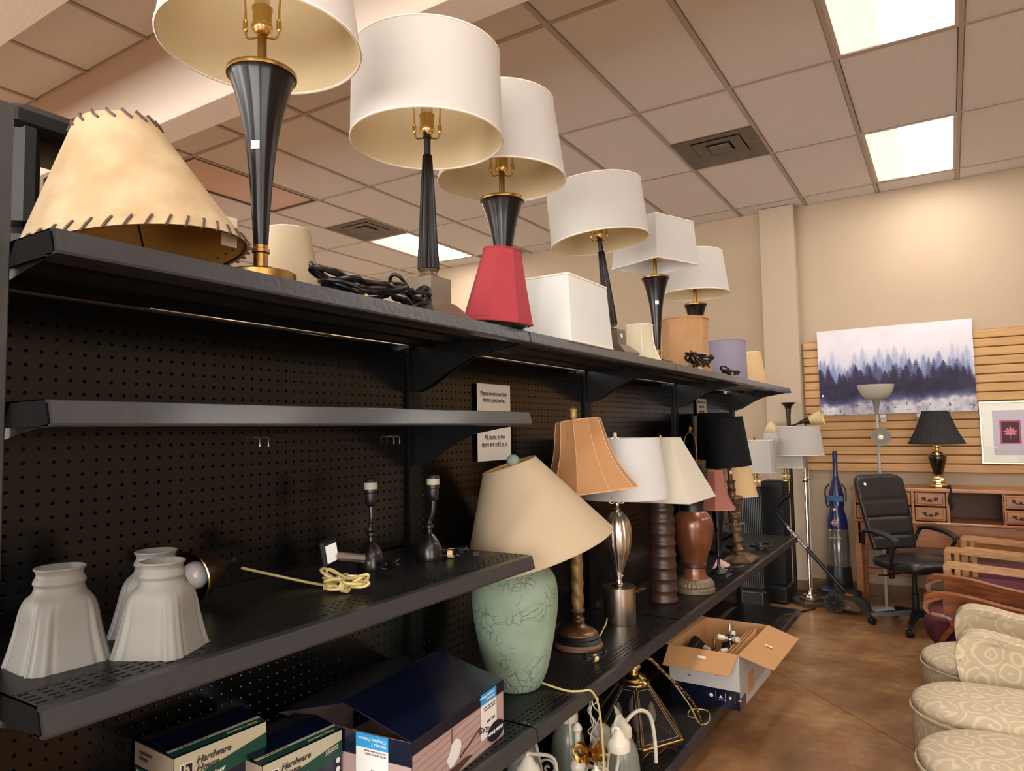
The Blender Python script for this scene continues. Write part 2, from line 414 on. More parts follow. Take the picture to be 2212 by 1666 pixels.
def perforated(y_len, x0):
    """four staggered rows of slots in a strip of deck starting at x0"""
    pa, pb_ = .022, .0165
    ny = int(y_len/pa); m = MB()
    out = [(0,0),(pa,0),(pa,pb_),(0,pb_)]; h = [(.004,.005),(.018,.005),(.018,.0105),(.004,.0105)]
    V, F = plate_cells(ny, 4, (pa, pb_), (out, h), 1, .0015)
    m.add([(x0+q[1], (y_len-ny*pa)/2+q[0], q[2]) for q in V], [f[::-1] for f in F])
    e_ = (y_len-ny*pa)/2
    m.box(x0, 0, -.0015, x0+4*pb_, e_, 0); m.box(x0, y_len-e_, -.0015, x0+4*pb_, y_len, 0)
    return m
def shelf(y0, y1, z, label, D=.434, side=1, lip=.036, low=False):
    t = thing('shelf', (.0 if side > 0 else -.035, y0+.003, z), label, 'shelf')
    if side < 0: t.rotation_euler = (0, 0, PI); t.location = (-.035, y1-.003, z)
    Ly = y1-y0-.006; xf = D-.022
    m = MB(); m.box(.018, 0, -.002, xf-.075, Ly, 0)
    m.box(xf-.077, 0, -.003, xf-.0735, Ly, -.0006)
    m.box(xf-.006, 0, -.002, xf, Ly, 0)
    m.build('deck', deckm, t, False)
    perforated(Ly, xf-.073).build('perforated_strip', deckm, t, False)
    m = MB()
    prof = [(xf, 0), (D-.008, -.002), (D+.0, -lip+.004), (D-.001, -lip), (D-.03, -lip-.001), (D-.03, -lip+.002), (D-.006, -lip+.003), (D-.014, -.006), (xf, -.003)]
    m.loft([[(x, 0, q) for x, q in prof], [(x, Ly, q) for x, q in prof]])
    m.build('front_lip', lipm, t, False)
    m = MB()
    for ya in (0, Ly-.002): m.hexa([(.018,ya,-lip),(D-.012,ya,-lip),(D-.012,ya+.002,-lip),(.018,ya+.002,-lip),(.018,ya,0),(xf,ya,0),(xf,ya+.002,0),(.018,ya+.002,0)])
    m.build('end_flange', black, t, False)
    m = MB()
    for xa in (.05, .15, .26): m.loft([[(xa+a, 0, b) for a, b in ((0,-.002),(.012,-.02),(.042,-.02),(.054,-.002))], [(xa+a, Ly, b) for a, b in ((0,-.002),(.012,-.02),(.042,-.02),(.054,-.002))]])
    m.build('stiffening_rib', black, t, False)
    if not low:
        for ya in (.006, Ly-.009):
            pr = [(.014,-.02),(.014,-.15),(.03,-.155),(.08,-.14),(.16,-.095),(.24,-.06),(.33,-.045),(.385,-.038),(.385,-.02)]
            m = MB().loft([[(x, ya, q) for x, q in pr], [(x, ya+.003, q) for x, q in pr]]); m.build('bracket', black, t, False)
    return t
ordn = ['nearest', 'second', 'third', 'farthest']
for i in range(4):
    shelf(SY[i], SY[i+1], ZT, ['top black shelf nearest the camera, under the laced tan shade and the tallest lamp', 'top black shelf section under the red shades and white square shade', 'top black shelf section under the small cream shade and the white square lampshade lamp', 'farthest top black shelf section with coiled black cords on its edge'][i])
    shelf(SY[i], SY[i+1], Z4, ['lower black shelf section carrying the boxes, cut by the bottom edge', 'lower black shelf section under the green vase lamp and twisted candlestick lamp', 'lower black shelf section under the ridged brown cylinder lamp and copper lamp', 'farthest lower black shelf section under the bronze candlestick lamp'][i])
    shelf(SY[i], SY[i+1], ZB, ['bottom black deck shelf nearest the camera, below the cardboard light boxes', 'bottom black deck shelf under the white chandelier', 'bottom black deck shelf under the glass pendant and open carton', 'farthest bottom black deck shelf, empty, jutting over the floor'][i], low=True)
    shelf(SY[i], SY[i+1], ZT, 'top black shelf on the far side of the gondola', side=-1)
    COL.objects[-1]
for o, q in zip([o for o in COL.objects if o.get('label') == 'top black shelf on the far side of the gondola'], ('under the black appliance', 'behind the red shades', 'behind the square-shade lamp', 'at the end nearest the back wall')):
    o['label'] = 'far-side top black shelf of the gondola, '+q
shelf(SY[0], SY[1], Z2, 'empty black middle shelf at eye level, second from the top')
shelf(SY[0], SY[1], Z3, 'black shelf holding the frosted glass shades and clip lamp')
# tall dark panel of the adjoining display, at the left edge
t = thing('display_panel', (.285, .44, 0), 'tall dark grey display end panel at the left edge of the picture', 'panel')
MB().bbox(0, -1.0, 0, .025, 0, 1.975, .002).build('panel_board', mat('panel_grey', (48,46,44), .5, bump=.3, bscale=40, var=.3, vscale=5), t, False)
MB().box(-.02, -1.0, 0, 0, -.02, 1.96).build('panel_rail', black, t, False)
# ---------------------------------------------------------------- lamp makers
def o_circle(n=64): return [(math.cos(2*PI*k/n), math.sin(2*PI*k/n)) for k in range(n)]
def o_square(rc=.06, rx=1.0, ry=1.0, n=4):
    out = []
    for cx, cy, a0 in ((1,1,0),(-1,1,90),(-1,-1,180),(1,-1,270)):
        for k in range(n+1):
            a = math.radians(a0+90*k/n); out.append((rx*(cx*(1-rc)+rc*math.cos(a)), ry*(cy*(1-rc)+rc*math.sin(a))))
        # intermediate along side
        nx, ny = {0:(-1,1),90:(-1,-1),180:(1,-1),270:(1,1)}[a0]
    return out
def o_poly(n, per=6, bow=0.0):
    out = []
    for k in range(n):
        a, b = 2*PI*(k+.5)/n, 2*PI*(k+1.5)/n
        for j in range(per):
            t = j/per; x = math.cos(a)*(1-t)+math.cos(b)*t; y = math.sin(a)*(1-t)+math.sin(b)*t
            q = 1-bow*math.sin(PI*t); out.append((x*q, y*q))
    return out
def shade(parent, outl, rb, rt, z0, h, mo, mi, mt=None, curve=None, M=None, spider=True, trim=.0028, name='shade', nz=10, seams=None):
    """double-walled lampshade; outl = unit outline, curve(t) = extra radius factor"""
    M = M or Matrix.Identity(4)
    def R(t): return (rb+(rt-rb)*t)*(1+(curve(t) if curve else 0))
    def ring(t, inset): return [M @ Vector((x*(R(t)-inset), y*(R(t)-inset), z0+h*t)) for x, y in outl]
    m = MB()
    m.loft([ring(i/nz, 0) for i in range(nz+1)], caps=False)
    m.m = 1
    m.loft([ring(1-i/nz, .0025) for i in range(nz+1)], caps=False)
    n_ = len(outl)
    for tt in (0, 1):
        a = ring(tt, 0); b = ring(tt, .0025)
        m.m = 0; m.add(a+b, [(k, (k+1) % n_, n_+(k+1) % n_, n_+k) for k in range(n_)])
    s_ = m.build(name, [mo, mi], parent, True, 35)
    if mt:
        q = MB(); q.tube(ring(0, .0005), trim, 6, True); q.tube(ring(1, .0005), trim, 6, True); q.build('trim', mt, s_)
        if seams:
            q = MB()
            for k in seams:
                q.tube([M @ Vector((outl[k][0]*(R(i/nz)+.0008), outl[k][1]*(R(i/nz)+.0008), z0+h*i/nz)) for i in range(nz+1)], trim*.75, 6)
            q.build('seam', mt, s_)
    if spider:
        q = MB(); zc = z0+h*.9
        for a in (.3, .3+2*PI/3, .3+4*PI/3):
            rr = R(.97)*min(1.0, 1.0)*max(abs(outl[0][0]), .9)*.97
            q.tube([M @ Vector((rr*math.cos(a), rr*math.sin(a), z0+h*.985)), M @ Vector((.25*rr*math.cos(a), .25*rr*math.sin(a), zc)), M @ Vector((.01*math.cos(a), .01*math.sin(a), zc))], .0016, 6)
        q.tube([M @ Vector((.012*math.cos(2*PI*k/16), .012*math.sin(2*PI*k/16), zc)) for k in range(16)], .002, 6, True)
        q.build('spider', brass, s_)
    return s_
def socket(parent, z, top, m1=None, bulb=False, harp_w=.032, rot=.6, finial=True):
    m1 = m1 or pbrass
    m = MB(); m.lathe([(.006,0),(.012,.004),(.019,.012),(.020,.02),(.018,.022),(.018,.05),(.0195,.052),(.0195,.056),(.015,.06)], 20, (0,0,z)); m.build('socket', m1, parent)
    MB().lathe([(.013,0),(.0145,.004),(.0145,.03),(.012,.036)], 16, (0,0,z+.055)).build('bulb_sleeve', clearb, parent)
    c_, s_ = math.cos(rot), math.sin(rot)
    pts = []
    for k in range(25):
        a = -PI/2+2*PI*k/24*.5 if False else PI*k/24
        pts.append((a,))
    P = [(-harp_w*.25, z-.002), (-harp_w*.8, z-.004), (-harp_w, z+.01), (-harp_w, z+.05), (-harp_w*1.1, z+.09), (-harp_w*1.25, z+(top-z)*.7), (-harp_w*.8, top-.015), (0, top),
         (harp_w*.8, top-.015), (harp_w*1.25, z+(top-z)*.7), (harp_w*1.1, z+.09), (harp_w, z+.05), (harp_w, z+.01), (harp_w*.8, z-.004), (harp_w*.25, z-.002)]
    h = MB().tube(catmull([(x*c_, x*s_, zz) for x, zz in P], 4), .0024, 6)
    for sg in (-1, 1): h.lathe([(.004,0),(.005,.002),(.005,.02),(.004,.022)], 10, (sg*harp_w*c_, sg*harp_w*s_, z+.01))
    h.build('harp', m1, parent)
    if finial:
        MB().lathe([(.004,0),(.009,.004),(.006,.010),(.011,.018),(.008,.028),(.001,.034)], 14, (0,0,top)).build('finial', m1, parent)
def coil(parent_name, loc, label, m, rx=.11, ry=.025, turns=5, r=.0035, rz=0, tie=True, tiem=None, seed=1, cat='cord', group=None, tails=True, parent=None, nm='cord_loops', hz=.03):
    rnd = random.Random(seed)
    t = parent if parent else thing(parent_name, loc, label, cat, rz, group)
    P = []
    for k in range(turns*12):
        a = 2*PI*k/12; q = k/12
        pinch = .18+.82*abs(math.cos(a))**.8
        x = rx*math.cos(a)*(.8+.2*math.sin(q*2.1+seed)); y = ry*math.sin(a)*pinch*2*(.6+.4*math.cos(q*1.7)); z = r+.004+hz*(.3*abs(math.sin(q*1.3+a*.5))+.35*(math.cos(a)**2)*(.5+.5*math.sin(q*2+seed))+.35*(.5+.5*math.sin(a+q)))
        P.append((x, y, z))
    off = (0,0,0) if not parent else loc
    MB().tube([(p[0]+off[0], p[1]+off[1], p[2]+off[2]) for p in catmull(P, 3)], r, 7).build(nm, m, t)
    if tie:
        MB().lathe([(.008,-.008),(.0125,-.007),(.0125,.007),(.008,.008)], 12, (0,0,0), M=Matrix.Translation((off[0], off[1], off[2]+.014)) @ Matrix.Rotation(PI/2, 4, 'Y')).build('tie', tiem or trimw, t)
    return t
def flute(n_, d): return lambda a, z: 1-d*abs(math.sin(a*n_/2))**1.5
def trumpet_lamp(loc, label, sticker=None, square=False, Ms=None, shade_rb=.186, shade_rt=.155, lean=(0,0), z_shade=.467, h_shade=.232, neck_h=.075, inner=None):
    t = thing('table_lamp', loc, label, 'lamp', rot=(lean[0], lean[1], 0))
    MB().lathe([(.060,0),(.0655,.002),(.0655,.022),(.062,.0245),(.058,.025)], 40).build('base', brass, t)
    MB().lathe([(.035,.025),(.036,.029),(.031,.033),(.022,.035)], 28).build('base_collar', espresso, t)
    MB().lathe([(.013,.033),(.0135,.062),(.0165,.064),(.0165,.070),(.0135,.072),(.0135,.078)], 24).build('lower_neck', brass, t)
    pr = smooth_prof([(.0135,.078),(.0165,.13),(.0205,.19),(.026,.25),(.034,.305),(.045,.355),(.0575,.395),(.0625,.405)])
    MB().lathe(pr, 72, mod=lambda a, z: 1-.012*abs(math.sin(a*9))).build('body', espresso, t)
    MB().lathe([(.060,.404),(.0645,.405),(.065,.410),(.0645,.413),(.03,.414)], 40).build('rim', brass, t)
    zt = .413+neck_h
    MB().lathe([(.0085,.41),(.0085,zt)], 16).build('neck', brass, t)
    top = z_shade+h_shade*.9
    socket(t, zt, top, None, finial=False)
    if square:
        shade(t, o_square(.03), .140, .127, z_shade, h_shade, white_o, white_i, trimw, M=Ms)
    else:
        shade(t, o_circle(), shade_rb, shade_rt, z_shade, h_shade, white_o, inner or cream_i, trimw)
    if sticker:
        a, zz, rr = sticker
        M = Matrix.Translation((rr*math.cos(a), rr*math.sin(a), zz)) @ Matrix.Rotation(a, 4, 'Z')
        MB().box(-.0005, -.008, -.008, .001, .008, .008, M).build('price_sticker', stickerm, t, False)
    return t
def fluted_lamp(loc, label, lean=(0,0), sticker=False):
    t = thing('table_lamp', loc, label, 'lamp', rot=(lean[0], lean[1], 0))
    def sq(a, z): return [(-a,-a,z),(a,-a,z),(a,a,z),(-a,a,z)]
    MB().loft([sq(.075,0), sq(.075,.008), sq(.047,.04), sq(.042,.042)]).build('base', pewter, t, False)
    MB().loft([sq(.040,.042), sq(.040,.102), sq(.036,.104)]).build('block', pewter, t, False)
    MB().lathe([(.026,.104),(.028,.108),(.022,.112),(.020,.118),(.026,.124),(.024,.127)], 28).build('collar', pewter, t)
    MB().lathe([(.024,.125),(.0275,.128),(.0275,.145),(.0255,.18),(.021,.27),(.0165,.35),(.0125,.415),(.0115,.42)], 96, mod=flute(18, .10)).build('body', espresso, t)
    MB().lathe([(.0085,.42),(.0085,.462),(.011,.464),(.011,.468)], 16).build('neck', blackt, t)
    socket(t, .468, .66, None, finial=False)
    shade(t, o_circle(), .191, .187, .457, .218, white_o, cream_i, trimw)
    if sticker: MB().box(.040, -.008, .07, .0415, .006, .086).build('price_sticker', stickerm, t, False)
    return t
trumpet_lamp((.325,.845,ZT), 'tall dark trumpet lamp at front left, its wide shade cut by the top edge', sticker=(-1.05,.262,.0285))
fluted_lamp((.325,1.345,ZT), 'fluted dark column lamp with wide white drum shade, beside the red shades')
trumpet_lamp((.262,1.79,ZT), 'dark trumpet lamp with white shade standing right behind the red shades').scale = (1.07,1.07,1.07)
fluted_lamp((.32,2.49,ZT), 'leaning fluted dark lamp with white drum shade behind the white square shade', lean=(.05,-.085), sticker=True)
trumpet_lamp((.30,3.02,ZT), 'dark trumpet lamp wearing a white square shade set cornerwise', sticker=(-1.1,.29,.033), square=True, Ms=Matrix.Rotation(math.radians(-22), 4, 'Z'), z_shade=.46, h_shade=.20)
trumpet_lamp((.235,3.82,ZT), 'farthest dark trumpet lamp, its stem hidden by the tan suede shade')

# ---------------------------------------------------------------- loose shades on the top shelf
rawhide = mat('rawhide_parchment', (192,170,136), .8, bump=.3, bscale=60, col2=(172,146,110), vscale=14, trans=.15)
rawin = mat('rawhide_inside', (196,142,66), .7, trans=.3)
lace = mat('leather_lace', (74,54,50), .6)
def tilted(cx, cy, cz, tx, ty):
    nn = Vector((math.sin(tx), math.sin(ty), 1)).normalized(); u_ = Vector((0,1,0)).cross(nn).normalized(); v_ = nn.cross(u_)
    return Matrix(((u_.x, v_.x, nn.x, cx), (u_.y, v_.y, nn.y, cy), (u_.z, v_.z, nn.z, cz), (0,0,0,1)))
t = thing('lamp_shade', (.24,.66,ZT), 'tan rawhide cone shade laced with brown leather at both rims', 'lampshade')
Mr = Matrix.Translation((0,0,-ZT)) @ Matrix.Translation((-.24,-.66,0)) @ tilted(.243,.658,1.809,-.128,-.121)
sh = shade(t, o_circle(72), .18, .064, 0, .231, rawhide, rawin, None, M=Mr, spider=False)
m = MB()
for zt_, rr, nn_ in ((0, .18, 40), (1, .064, 18)):
    for k in range(nn_):
        a = 2*PI*k/nn_; b = a+.5/nn_*2*PI*.9
        def pp(a_, z_, off): r_ = .18+(.064-.18)*(z_/.231)+off; return Mr @ Vector((r_*math.cos(a_), r_*math.sin(a_), z_))
        if zt_ == 0: q = [pp(a,-.002,-.002), pp(a,-.002,.003), pp((a+b)/2,.008,.003), pp(b,.016,.002), pp(b,.018,-.004)]
        else: q = [pp(a,.232,-.002), pp(a,.233,.003), pp((a+b)/2,.223,.003), pp(b,.217,.002), pp(b,.216,-.004)]
        m.tube(q, .0021, 5)
m.build('lace', lace, t)
m = MB()
for z_, rr in ((.003, .174), (.228, .0615)): m.tube([Mr @ Vector((rr*math.cos(a*PI/24), rr*math.sin(a*PI/24), z_)) for a in range(48)], .002, 6, True)
for a in (.4, .4+2*PI/3, .4+4*PI/3): m.tube([Mr @ Vector((.16*math.cos(a), .16*math.sin(a), .03)), Mr @ Vector((.03*math.cos(a), .03*math.sin(a), .2))], .0018, 6)
m.build('wire_frame', blackt, t)
M5 = Mr @ Matrix.Rotation(2.6, 4, 'Z')
MB().box(.352-.24, .742-.66, 1.832-ZT, .354-.24, .772-.66, 1.885-ZT).build('hanging_tag', mat('pale_tag', (186,170,150), .7), t, False)

beige = mat('beige_linen', (214,196,164), .85, bump=.15, bscale=350, trans=.3)
t = thing('lamp_shade', (-.2,1.348,ZT), 'plain beige cone shade on the far side of the top shelf behind the tall lamp', 'lampshade')
shade(t, o_circle(), .125, .062, 0, .315, beige, cream_i, trimw)
redm = mat('red_velvet', (148,44,52), .85, bump=.1, bscale=400)
redi = mat('red_shade_lining', (58,52,48), .5)
for k, lb in enumerate(('red fabric cone shade stacked on top of another red one', 'lower of the two nested red shades, only its rim showing')):
    t = thing('lamp_shade', (.345,1.625,ZT+.036-.012*k), lb, 'lampshade')
    Ms = Matrix.Rotation(.10, 4, 'Y')
    shade(t, o_poly(8, 4), (.098,.1015)[k], (.054,.056)[k], 0, (.195,.188)[k], redm, redi, redm, M=Ms, spider=(k == 0))
t = thing('dish_shape', (.358,1.63,ZT), 'dark dish shape added as the underside of the red shades', 'dish_shape')  # dish added to stand for the dark underside of the overhanging shades
MB().lathe([(.03,0),(.055,.004),(.072,.012),(.080,.022),(.078,.022),(.05,.009),(.001,.006)], 36).build('underside_dish', mat('dark_underside', (38,42,38), .1, coat=1), t)
sqm = mat('white_card_shade', (226,228,224), .8, bump=.1, bscale=300, trans=.25)
t = thing('lamp_shade', (.268,2.075,ZT), 'large loose white square shade standing on the top shelf', 'lampshade')
shade(t, o_square(.02), .16, .146, 0, .215, sqm, white_i, trimw, trim=.004)
creamb = mat('cream_silk', (222,212,184), .8, bump=.1, bscale=350, trans=.3)
bell = lambda t_: -.22*math.sin(PI*t_)
ob = o_circle(72)
t = thing('lamp_shade', (.335,2.715,ZT), 'small cream bell shade beside the leaning lamp base', 'lampshade')
shade(t, ob, .088, .056, 0, .148, creamb, cream_i, trimw, curve=lambda t_: -.16*math.sin(PI*t_), seams=[0,12,24,36,48,60])
suede = mat('tan_suede', (190,152,112), .9, bump=.4, bscale=60, col2=(186,138,92), vscale=20, trans=.2)
t = thing('lamp_shade', (.295,3.43,ZT), 'tan suede cut-corner drum shade behind the square-shade lamp', 'lampshade')
shade(t, o_poly(8, 5, -.02), .128, .119, 0, .268, suede, cream_i, suede, curve=lambda t_: -.07*math.sin(PI*t_), trim=.005)
lav = mat('lavender_cloth', (150,142,160), .85, bump=.1, bscale=400, trans=.2)
t = thing('lamp_shade', (.25,4.35,ZT), 'plain lavender grey drum shade on the top shelf', 'lampshade')
shade(t, o_circle(), .126, .122, 0, .25, lav, white_i, lav)
peach = mat('peach_parchment', (238,206,156), .8, trans=.35)
t = thing('lamp_shade', (.2,5.22,ZT), 'last peach cone shade at the far end of the top shelf', 'lampshade')
shade(t, o_circle(), .112, .07, 0, .262, peach, cream_i, trimw)
cordm = mat('black_cord', (12,12,14), .35); tanband = mat('rubber_band', (214,190,130), .6)
coil('cord_bundle', (.375,1.06,ZT), 'thick bundle of glossy black cord tied with pale bands between the two front lamps', cordm, rx=.13, ry=.03, turns=8, r=.0048, rz=PI/2-.1, tiem=tanband, seed=3, hz=.055)
coil('cord_bundle', (.36,1.235,ZT), 'rounder end loop of black cord beside the metal lamp block', cordm, rx=.07, ry=.022, turns=6, r=.0042, rz=PI/2+.1, tie=False, seed=5, hz=.07)
coil('cord_bundle', (.395,3.35,ZT), 'coiled black cord on the shelf edge in front of the tan suede shade', cordm, rx=.15, ry=.04, turns=6, r=.005, rz=PI/2, tiem=tanband, seed=8, hz=.10)
coil('cord_bundle', (.395,3.9,ZT), 'flat black cord bundle on the shelf edge in front of the lavender shade', cordm, rx=.17, ry=.02, turns=5, r=.005, rz=PI/2, tiem=tanband, seed=11, hz=.04)
# black appliance on the far side
t = thing('black_appliance', (-.22,.74,ZT), 'black plastic appliance with a carrying handle behind the laced shade', 'appliance')
MB().bbox(-.12, -.14, 0, .12, .16, .14, .02).build('body', blackt, t)
m = MB(); m.bbox(-.10, -.12, .14, .09, -.07, .37, .015); m.bbox(-.10, .07, .14, .09, .12, .37, .015); m.build('handle_post', blackt, t)
MB().bbox(-.105, -.14, .335, .095, .15, .40, .02).build('handle_bar', blackm, t)
MB().bbox(.085, -.07, .14, .10, .07, .26, .01).build('front_cover', mat('dark_teal_plastic', (44,52,54), .4), t)
m = MB()
for k in range(6): m.box(.12, -.11, .03+.014*k, .124, .13, .036+.014*k)
m.build('vent_rib', blackm, t, False)
# signs
t = thing('paper_sign', (.012,1.995,1.395), 'white notice taped to the pegboard behind the middle shelf end', 'sign')
MB().box(0, 0, 0, .001, .216, .275).build('sheet', paper, t, False)
def sgn(s_, z_, size=.0215): text(s_, size, (.0016, .108, z_), (0,1,0), (0,0,1), inkm, t, 'CENTER', bold=.0003)
sgn('Please check your item', .235, .019); sgn('before purchasing.', .212, .019); sgn('No refunds or store', .165, .018); sgn('credit.', .125, .019); sgn('All items in the', .078); sgn('store are sold as is.', .052)
m = MB()
for z_, w_ in ((.232,.085),(.209,.07),(.122,.025),(.075,.06),(.049,.078)): m.box(.0016, .108-w_, z_, .0019, .108+w_, z_+.0012)
m.build('underline', inkm, t, False)
t = thing('paper_sign', (.012,4.50,1.577), 'small narrow notice high on the far pegboard behind the black shades', 'sign')
MB().box(0, 0, 0, .001, .21, .115).build('sheet', paper, t, False)
text('Please check your', .024, (.0016,.105,.085), (0,1,0), (0,0,1), inkm, t, 'CENTER', bold=.0004)
text('item before', .024, (.0016,.105,.055), (0,1,0), (0,0,1), inkm, t, 'CENTER', bold=.0004)
text('purchasing.', .024, (.0016,.105,.025), (0,1,0), (0,0,1), inkm, t, 'CENTER', bold=.0004)
m = MB()
for y_, z_ in ((1.08,1.495),(1.105,1.495),(1.55,1.49),(1.575,1.49)):
    m = MB().tube([(0,0,0),(.02,0,0),(.024,0,-.004),(.024,0,-.022)], .0018, 6)
    o = m.build('peg_hook', mat('zinc', (190,185,175), .35, .9) if 'zinc' not in MATS else MATS['zinc'], gon); o.location = (0, y_-.44, z_)
# ---------------------------------------------------------------- shelf 3: frosted shades, clip lamp, gooseneck bases
frost = mat('frosted_glass', (156,152,146), .45, trans=.45, alpha=.92)
def glass_shade(loc, label, rz, s=1.0):
    t = thing('frosted_glass_bell', loc, label, 'glass shade', rz, None)
    prof = [(.066,0),(.0625,.012),(.057,.034),(.0515,.06),(.047,.082),(.043,.096),(.0375,.104),(.0345,.110),(.033,.116),(.0355,.121),(.0335,.127),(.031,.133),(.033,.139),(.0345,.142)]
    def md(a, z):
        z = z/s; q = max(0.0, min(1.0, (.106-z)/.05))
        c_, n_ = abs(math.cos(a)), abs(math.sin(a)); p = 2+4.5*q
        sup = (c_**p+n_**p)**(-1/p)*(1-.10*q)
        d_ = abs(((a+PI/4) % (PI/2))-PI/4)            # 0 at face centres, PI/4 at corners
        rib = -.035*math.exp(-((d_-.50)/.05)**2)+.03*math.exp(-((d_-.60)/.045)**2)-.02*math.exp(-((d_-.70)/.04)**2)
        return sup*(1+q*rib)
    m = MB(); pr = smooth_prof(prof, 3); m.lathe([(r*s, z*s) for r, z in pr], 144, mod=md, caps=False)
    m.lathe([((r-.0025)*s, z*s) for r, z in pr[::-1]], 144, mod=md, caps=False)
    m.add([(math.cos(2*PI*k/144)*(.066-i*.0025)*s*md(2*PI*k/144, 0), math.sin(2*PI*k/144)*(.066-i*.0025)*s*md(2*PI*k/144, 0), 0) for i in (0, 1) for k in range(144)], [(k, (k+1) % 144, 144+(k+1) % 144, 144+k) for k in range(144)])
    m.build('glass_body', frost, t, True, 60)
    MB().tube([(.0335*s*math.cos(2*PI*k/40), .0335*s*math.sin(2*PI*k/40), .142*s) for k in range(40)], .0018, 6, True).build('rim', frost, t)
    return t
glass_shade((.238,.548,Z3), 'frosted glass bell shade at the far left end of the shelf', -.05, 1.0)
glass_shade((.322,.662,Z3), 'frosted glass bell shade in front of the clip lamp, nearest the shelf edge', .5, .98)
glass_shade((.215,.715,Z3), 'frosted glass bell shade half hidden behind another one', .3, .98)
bronze = mat('dark_bronze', (46,34,26), .28, .7, bump=.1, bscale=20, col2=(84,58,38), vscale=6)
t = thing('clip_lamp', (.10,.90,Z3), 'bronze cone clip lamp lying down with a white globe bulb', 'lamp')
Mc = Matrix.Translation((-.005,-.045,.055)) @ Matrix.Rotation(math.radians(14), 4, 'Z') @ Matrix.Rotation(math.radians(-84), 4, 'X')
MB().lathe([(.052,0),(.0525,.002),(.047,.03),(.036,.06),(.022,.085),(.012,.10),(.009,.13),(.001,.135)], 40, caps=False, M=Mc).lathe([(.050,.002),(.045,.03),(.034,.06),(.02,.084)], 40, caps=False, M=Mc).build('cone_shade', bronze, t)
MB().lathe([(.001,-.012),(.014,-.009),(.025,.003),(.029,.018),(.025,.034),(.014,.05),(.012,.07)], 28, M=Mc).build('globe_bulb', mat('opal_glass', (214,206,204), .12, coat=.5), t)
MB().lathe([(.0523,-.002),(.054,0),(.0525,.003)], 40, caps=False, M=Mc).build('rim', pbrass, t)
goldc = mat('gold_clear_cord', (188,168,110), .3, coat=.5)
MB().tube(catmull([(.0,.075,.055),(.03,.14,.03),(.075,.185,.012),(.13,.2,.006),(.18,.19,.01)], 8), .003, 8).build('cord', goldc, t)
M6 = Matrix.Translation((.11,.225,.065))
MB().bbox(.002, .0, -.008, .016, .105, .012, .006, M6 @ Matrix.Rotation(-.22, 4, 'X')).build('clip_jaw', mat('dusty_pewter', (150,134,128), .4, .3), t)
MB().bbox(.0, -.028, -.02, .013, .02, .045, .006, M6 @ Matrix.Rotation(.2, 4, 'X')).build('clip_pad', blackt, t)
MB().box(.0132, -.02, -.01, .014, .012, .03, M6 @ Matrix.Rotation(.2, 4, 'X')).build('label_tag', stickerm, t, False)
coil('', (.20,.185,.0), '', goldc, rx=.068, ry=.026, turns=6, r=.0032, tiem=tanband, seed=4, parent=t, nm='cord_coil', hz=.045).children[-1]
MB().bbox(.15, .165, .004, .175, .19, .022, .004).build('plug', goldc, t)
gun = mat('gunmetal', (30,26,25), .3, .4, coat=.3)
def gooseneck(loc, label, lean, rz, sc_=1.0):
    t = thing('gooseneck_lamp', loc, label, 'lamp', rz)
    MB().lathe(smooth_prof([(.034,0),(.035,.008),(.033,.025),(.027,.045),(.016,.062),(.009,.07)], 4), 36).build('base', gun, t)
    pth = catmull([(0,0,.066),(-.003+lean*.3,0,.10),(.002+lean*.6,0,.125),(.0+lean,0,.16)], 6)
    MB().tube(pth, .0062, 10, rfn=lambda q: .0062+.0008*math.sin(q*60)).build('neck', gun, t)
    MB().lathe([(.006,.0),(.012,.003),(.012,.01),(.008,.014)], 16, (0,0,.082)).build('joint', gun, t)
    p = pth[-1]
    MB().lathe([(.008,-.004),(.012,.0),(.0145,.015),(.0145,.03),(.0165,.032),(.0165,.062),(.014,.066)], 24, tuple(p)).build('socket', blackt, t)
    MB().lathe([(.0168,.040),(.0170,.042),(.0170,.054),(.0168,.056)], 24, tuple(p)).build('label_band', mat('printed_label', (170,162,148), .6) if 'printed_label' not in MATS else MATS['printed_label'], t)
    return t
g1 = gooseneck((.165,1.305,Z3), 'small dark gooseneck lamp base beside the clip lamp, without shade', 0.0, 0)
coil('', (.07,-.01,0), '', cordm, rx=.03, ry=.012, turns=4, r=.0025, tie=False, seed=6, parent=g1, nm='cord_coil')
g2 = gooseneck((.215,1.475,Z3), 'dark gooseneck lamp base at the right end of the shelf with banded black cord', .012, .3)
coil('', (.05,.03,0), '', cordm, rx=.05, ry=.016, turns=6, r=.0025, tiem=tanband, seed=7, parent=g2, nm='cord_coil')
MB().box(.11, .04, .006, .125, .06, .018).build('plug', blackt, g2, False)

# ---------------------------------------------------------------- shelf 4 lamps
green = mat('sage_plaster', (140,158,138), .85, bump=1.0, bscale=22, col2=(122,142,122), vscale=7)
# crackled relief
nt = green.node_tree; n = nt.nodes; lk = nt.links
bp = [q for q in n if q.type == 'BUMP'][0]; vo = n.new('ShaderNodeTexVoronoi'); vo.feature = 'DISTANCE_TO_EDGE'; vo.inputs['Scale'].default_value = 30
mpn = [q for q in n if q.type == 'MAPPING'][0]; nzz = n.new('ShaderNodeTexNoise'); nzz.inputs['Scale'].default_value = 14
va = n.new('ShaderNodeVectorMath'); va.operation = 'MULTIPLY_ADD'; va.inputs[1].default_value = (.12,.12,.12); lk.new(mpn.outputs[0], nzz.inputs[0]); lk.new(nzz.outputs[1], va.inputs[0]); lk.new(mpn.outputs[0], va.inputs[2]); lk.new(va.outputs[0], vo.inputs[0])
crr = n.new('ShaderNodeValToRGB'); crr.color_ramp.elements[0].position = 0; crr.color_ramp.elements[1].position = .06; lk.new(vo.outputs[0], crr.inputs[0])
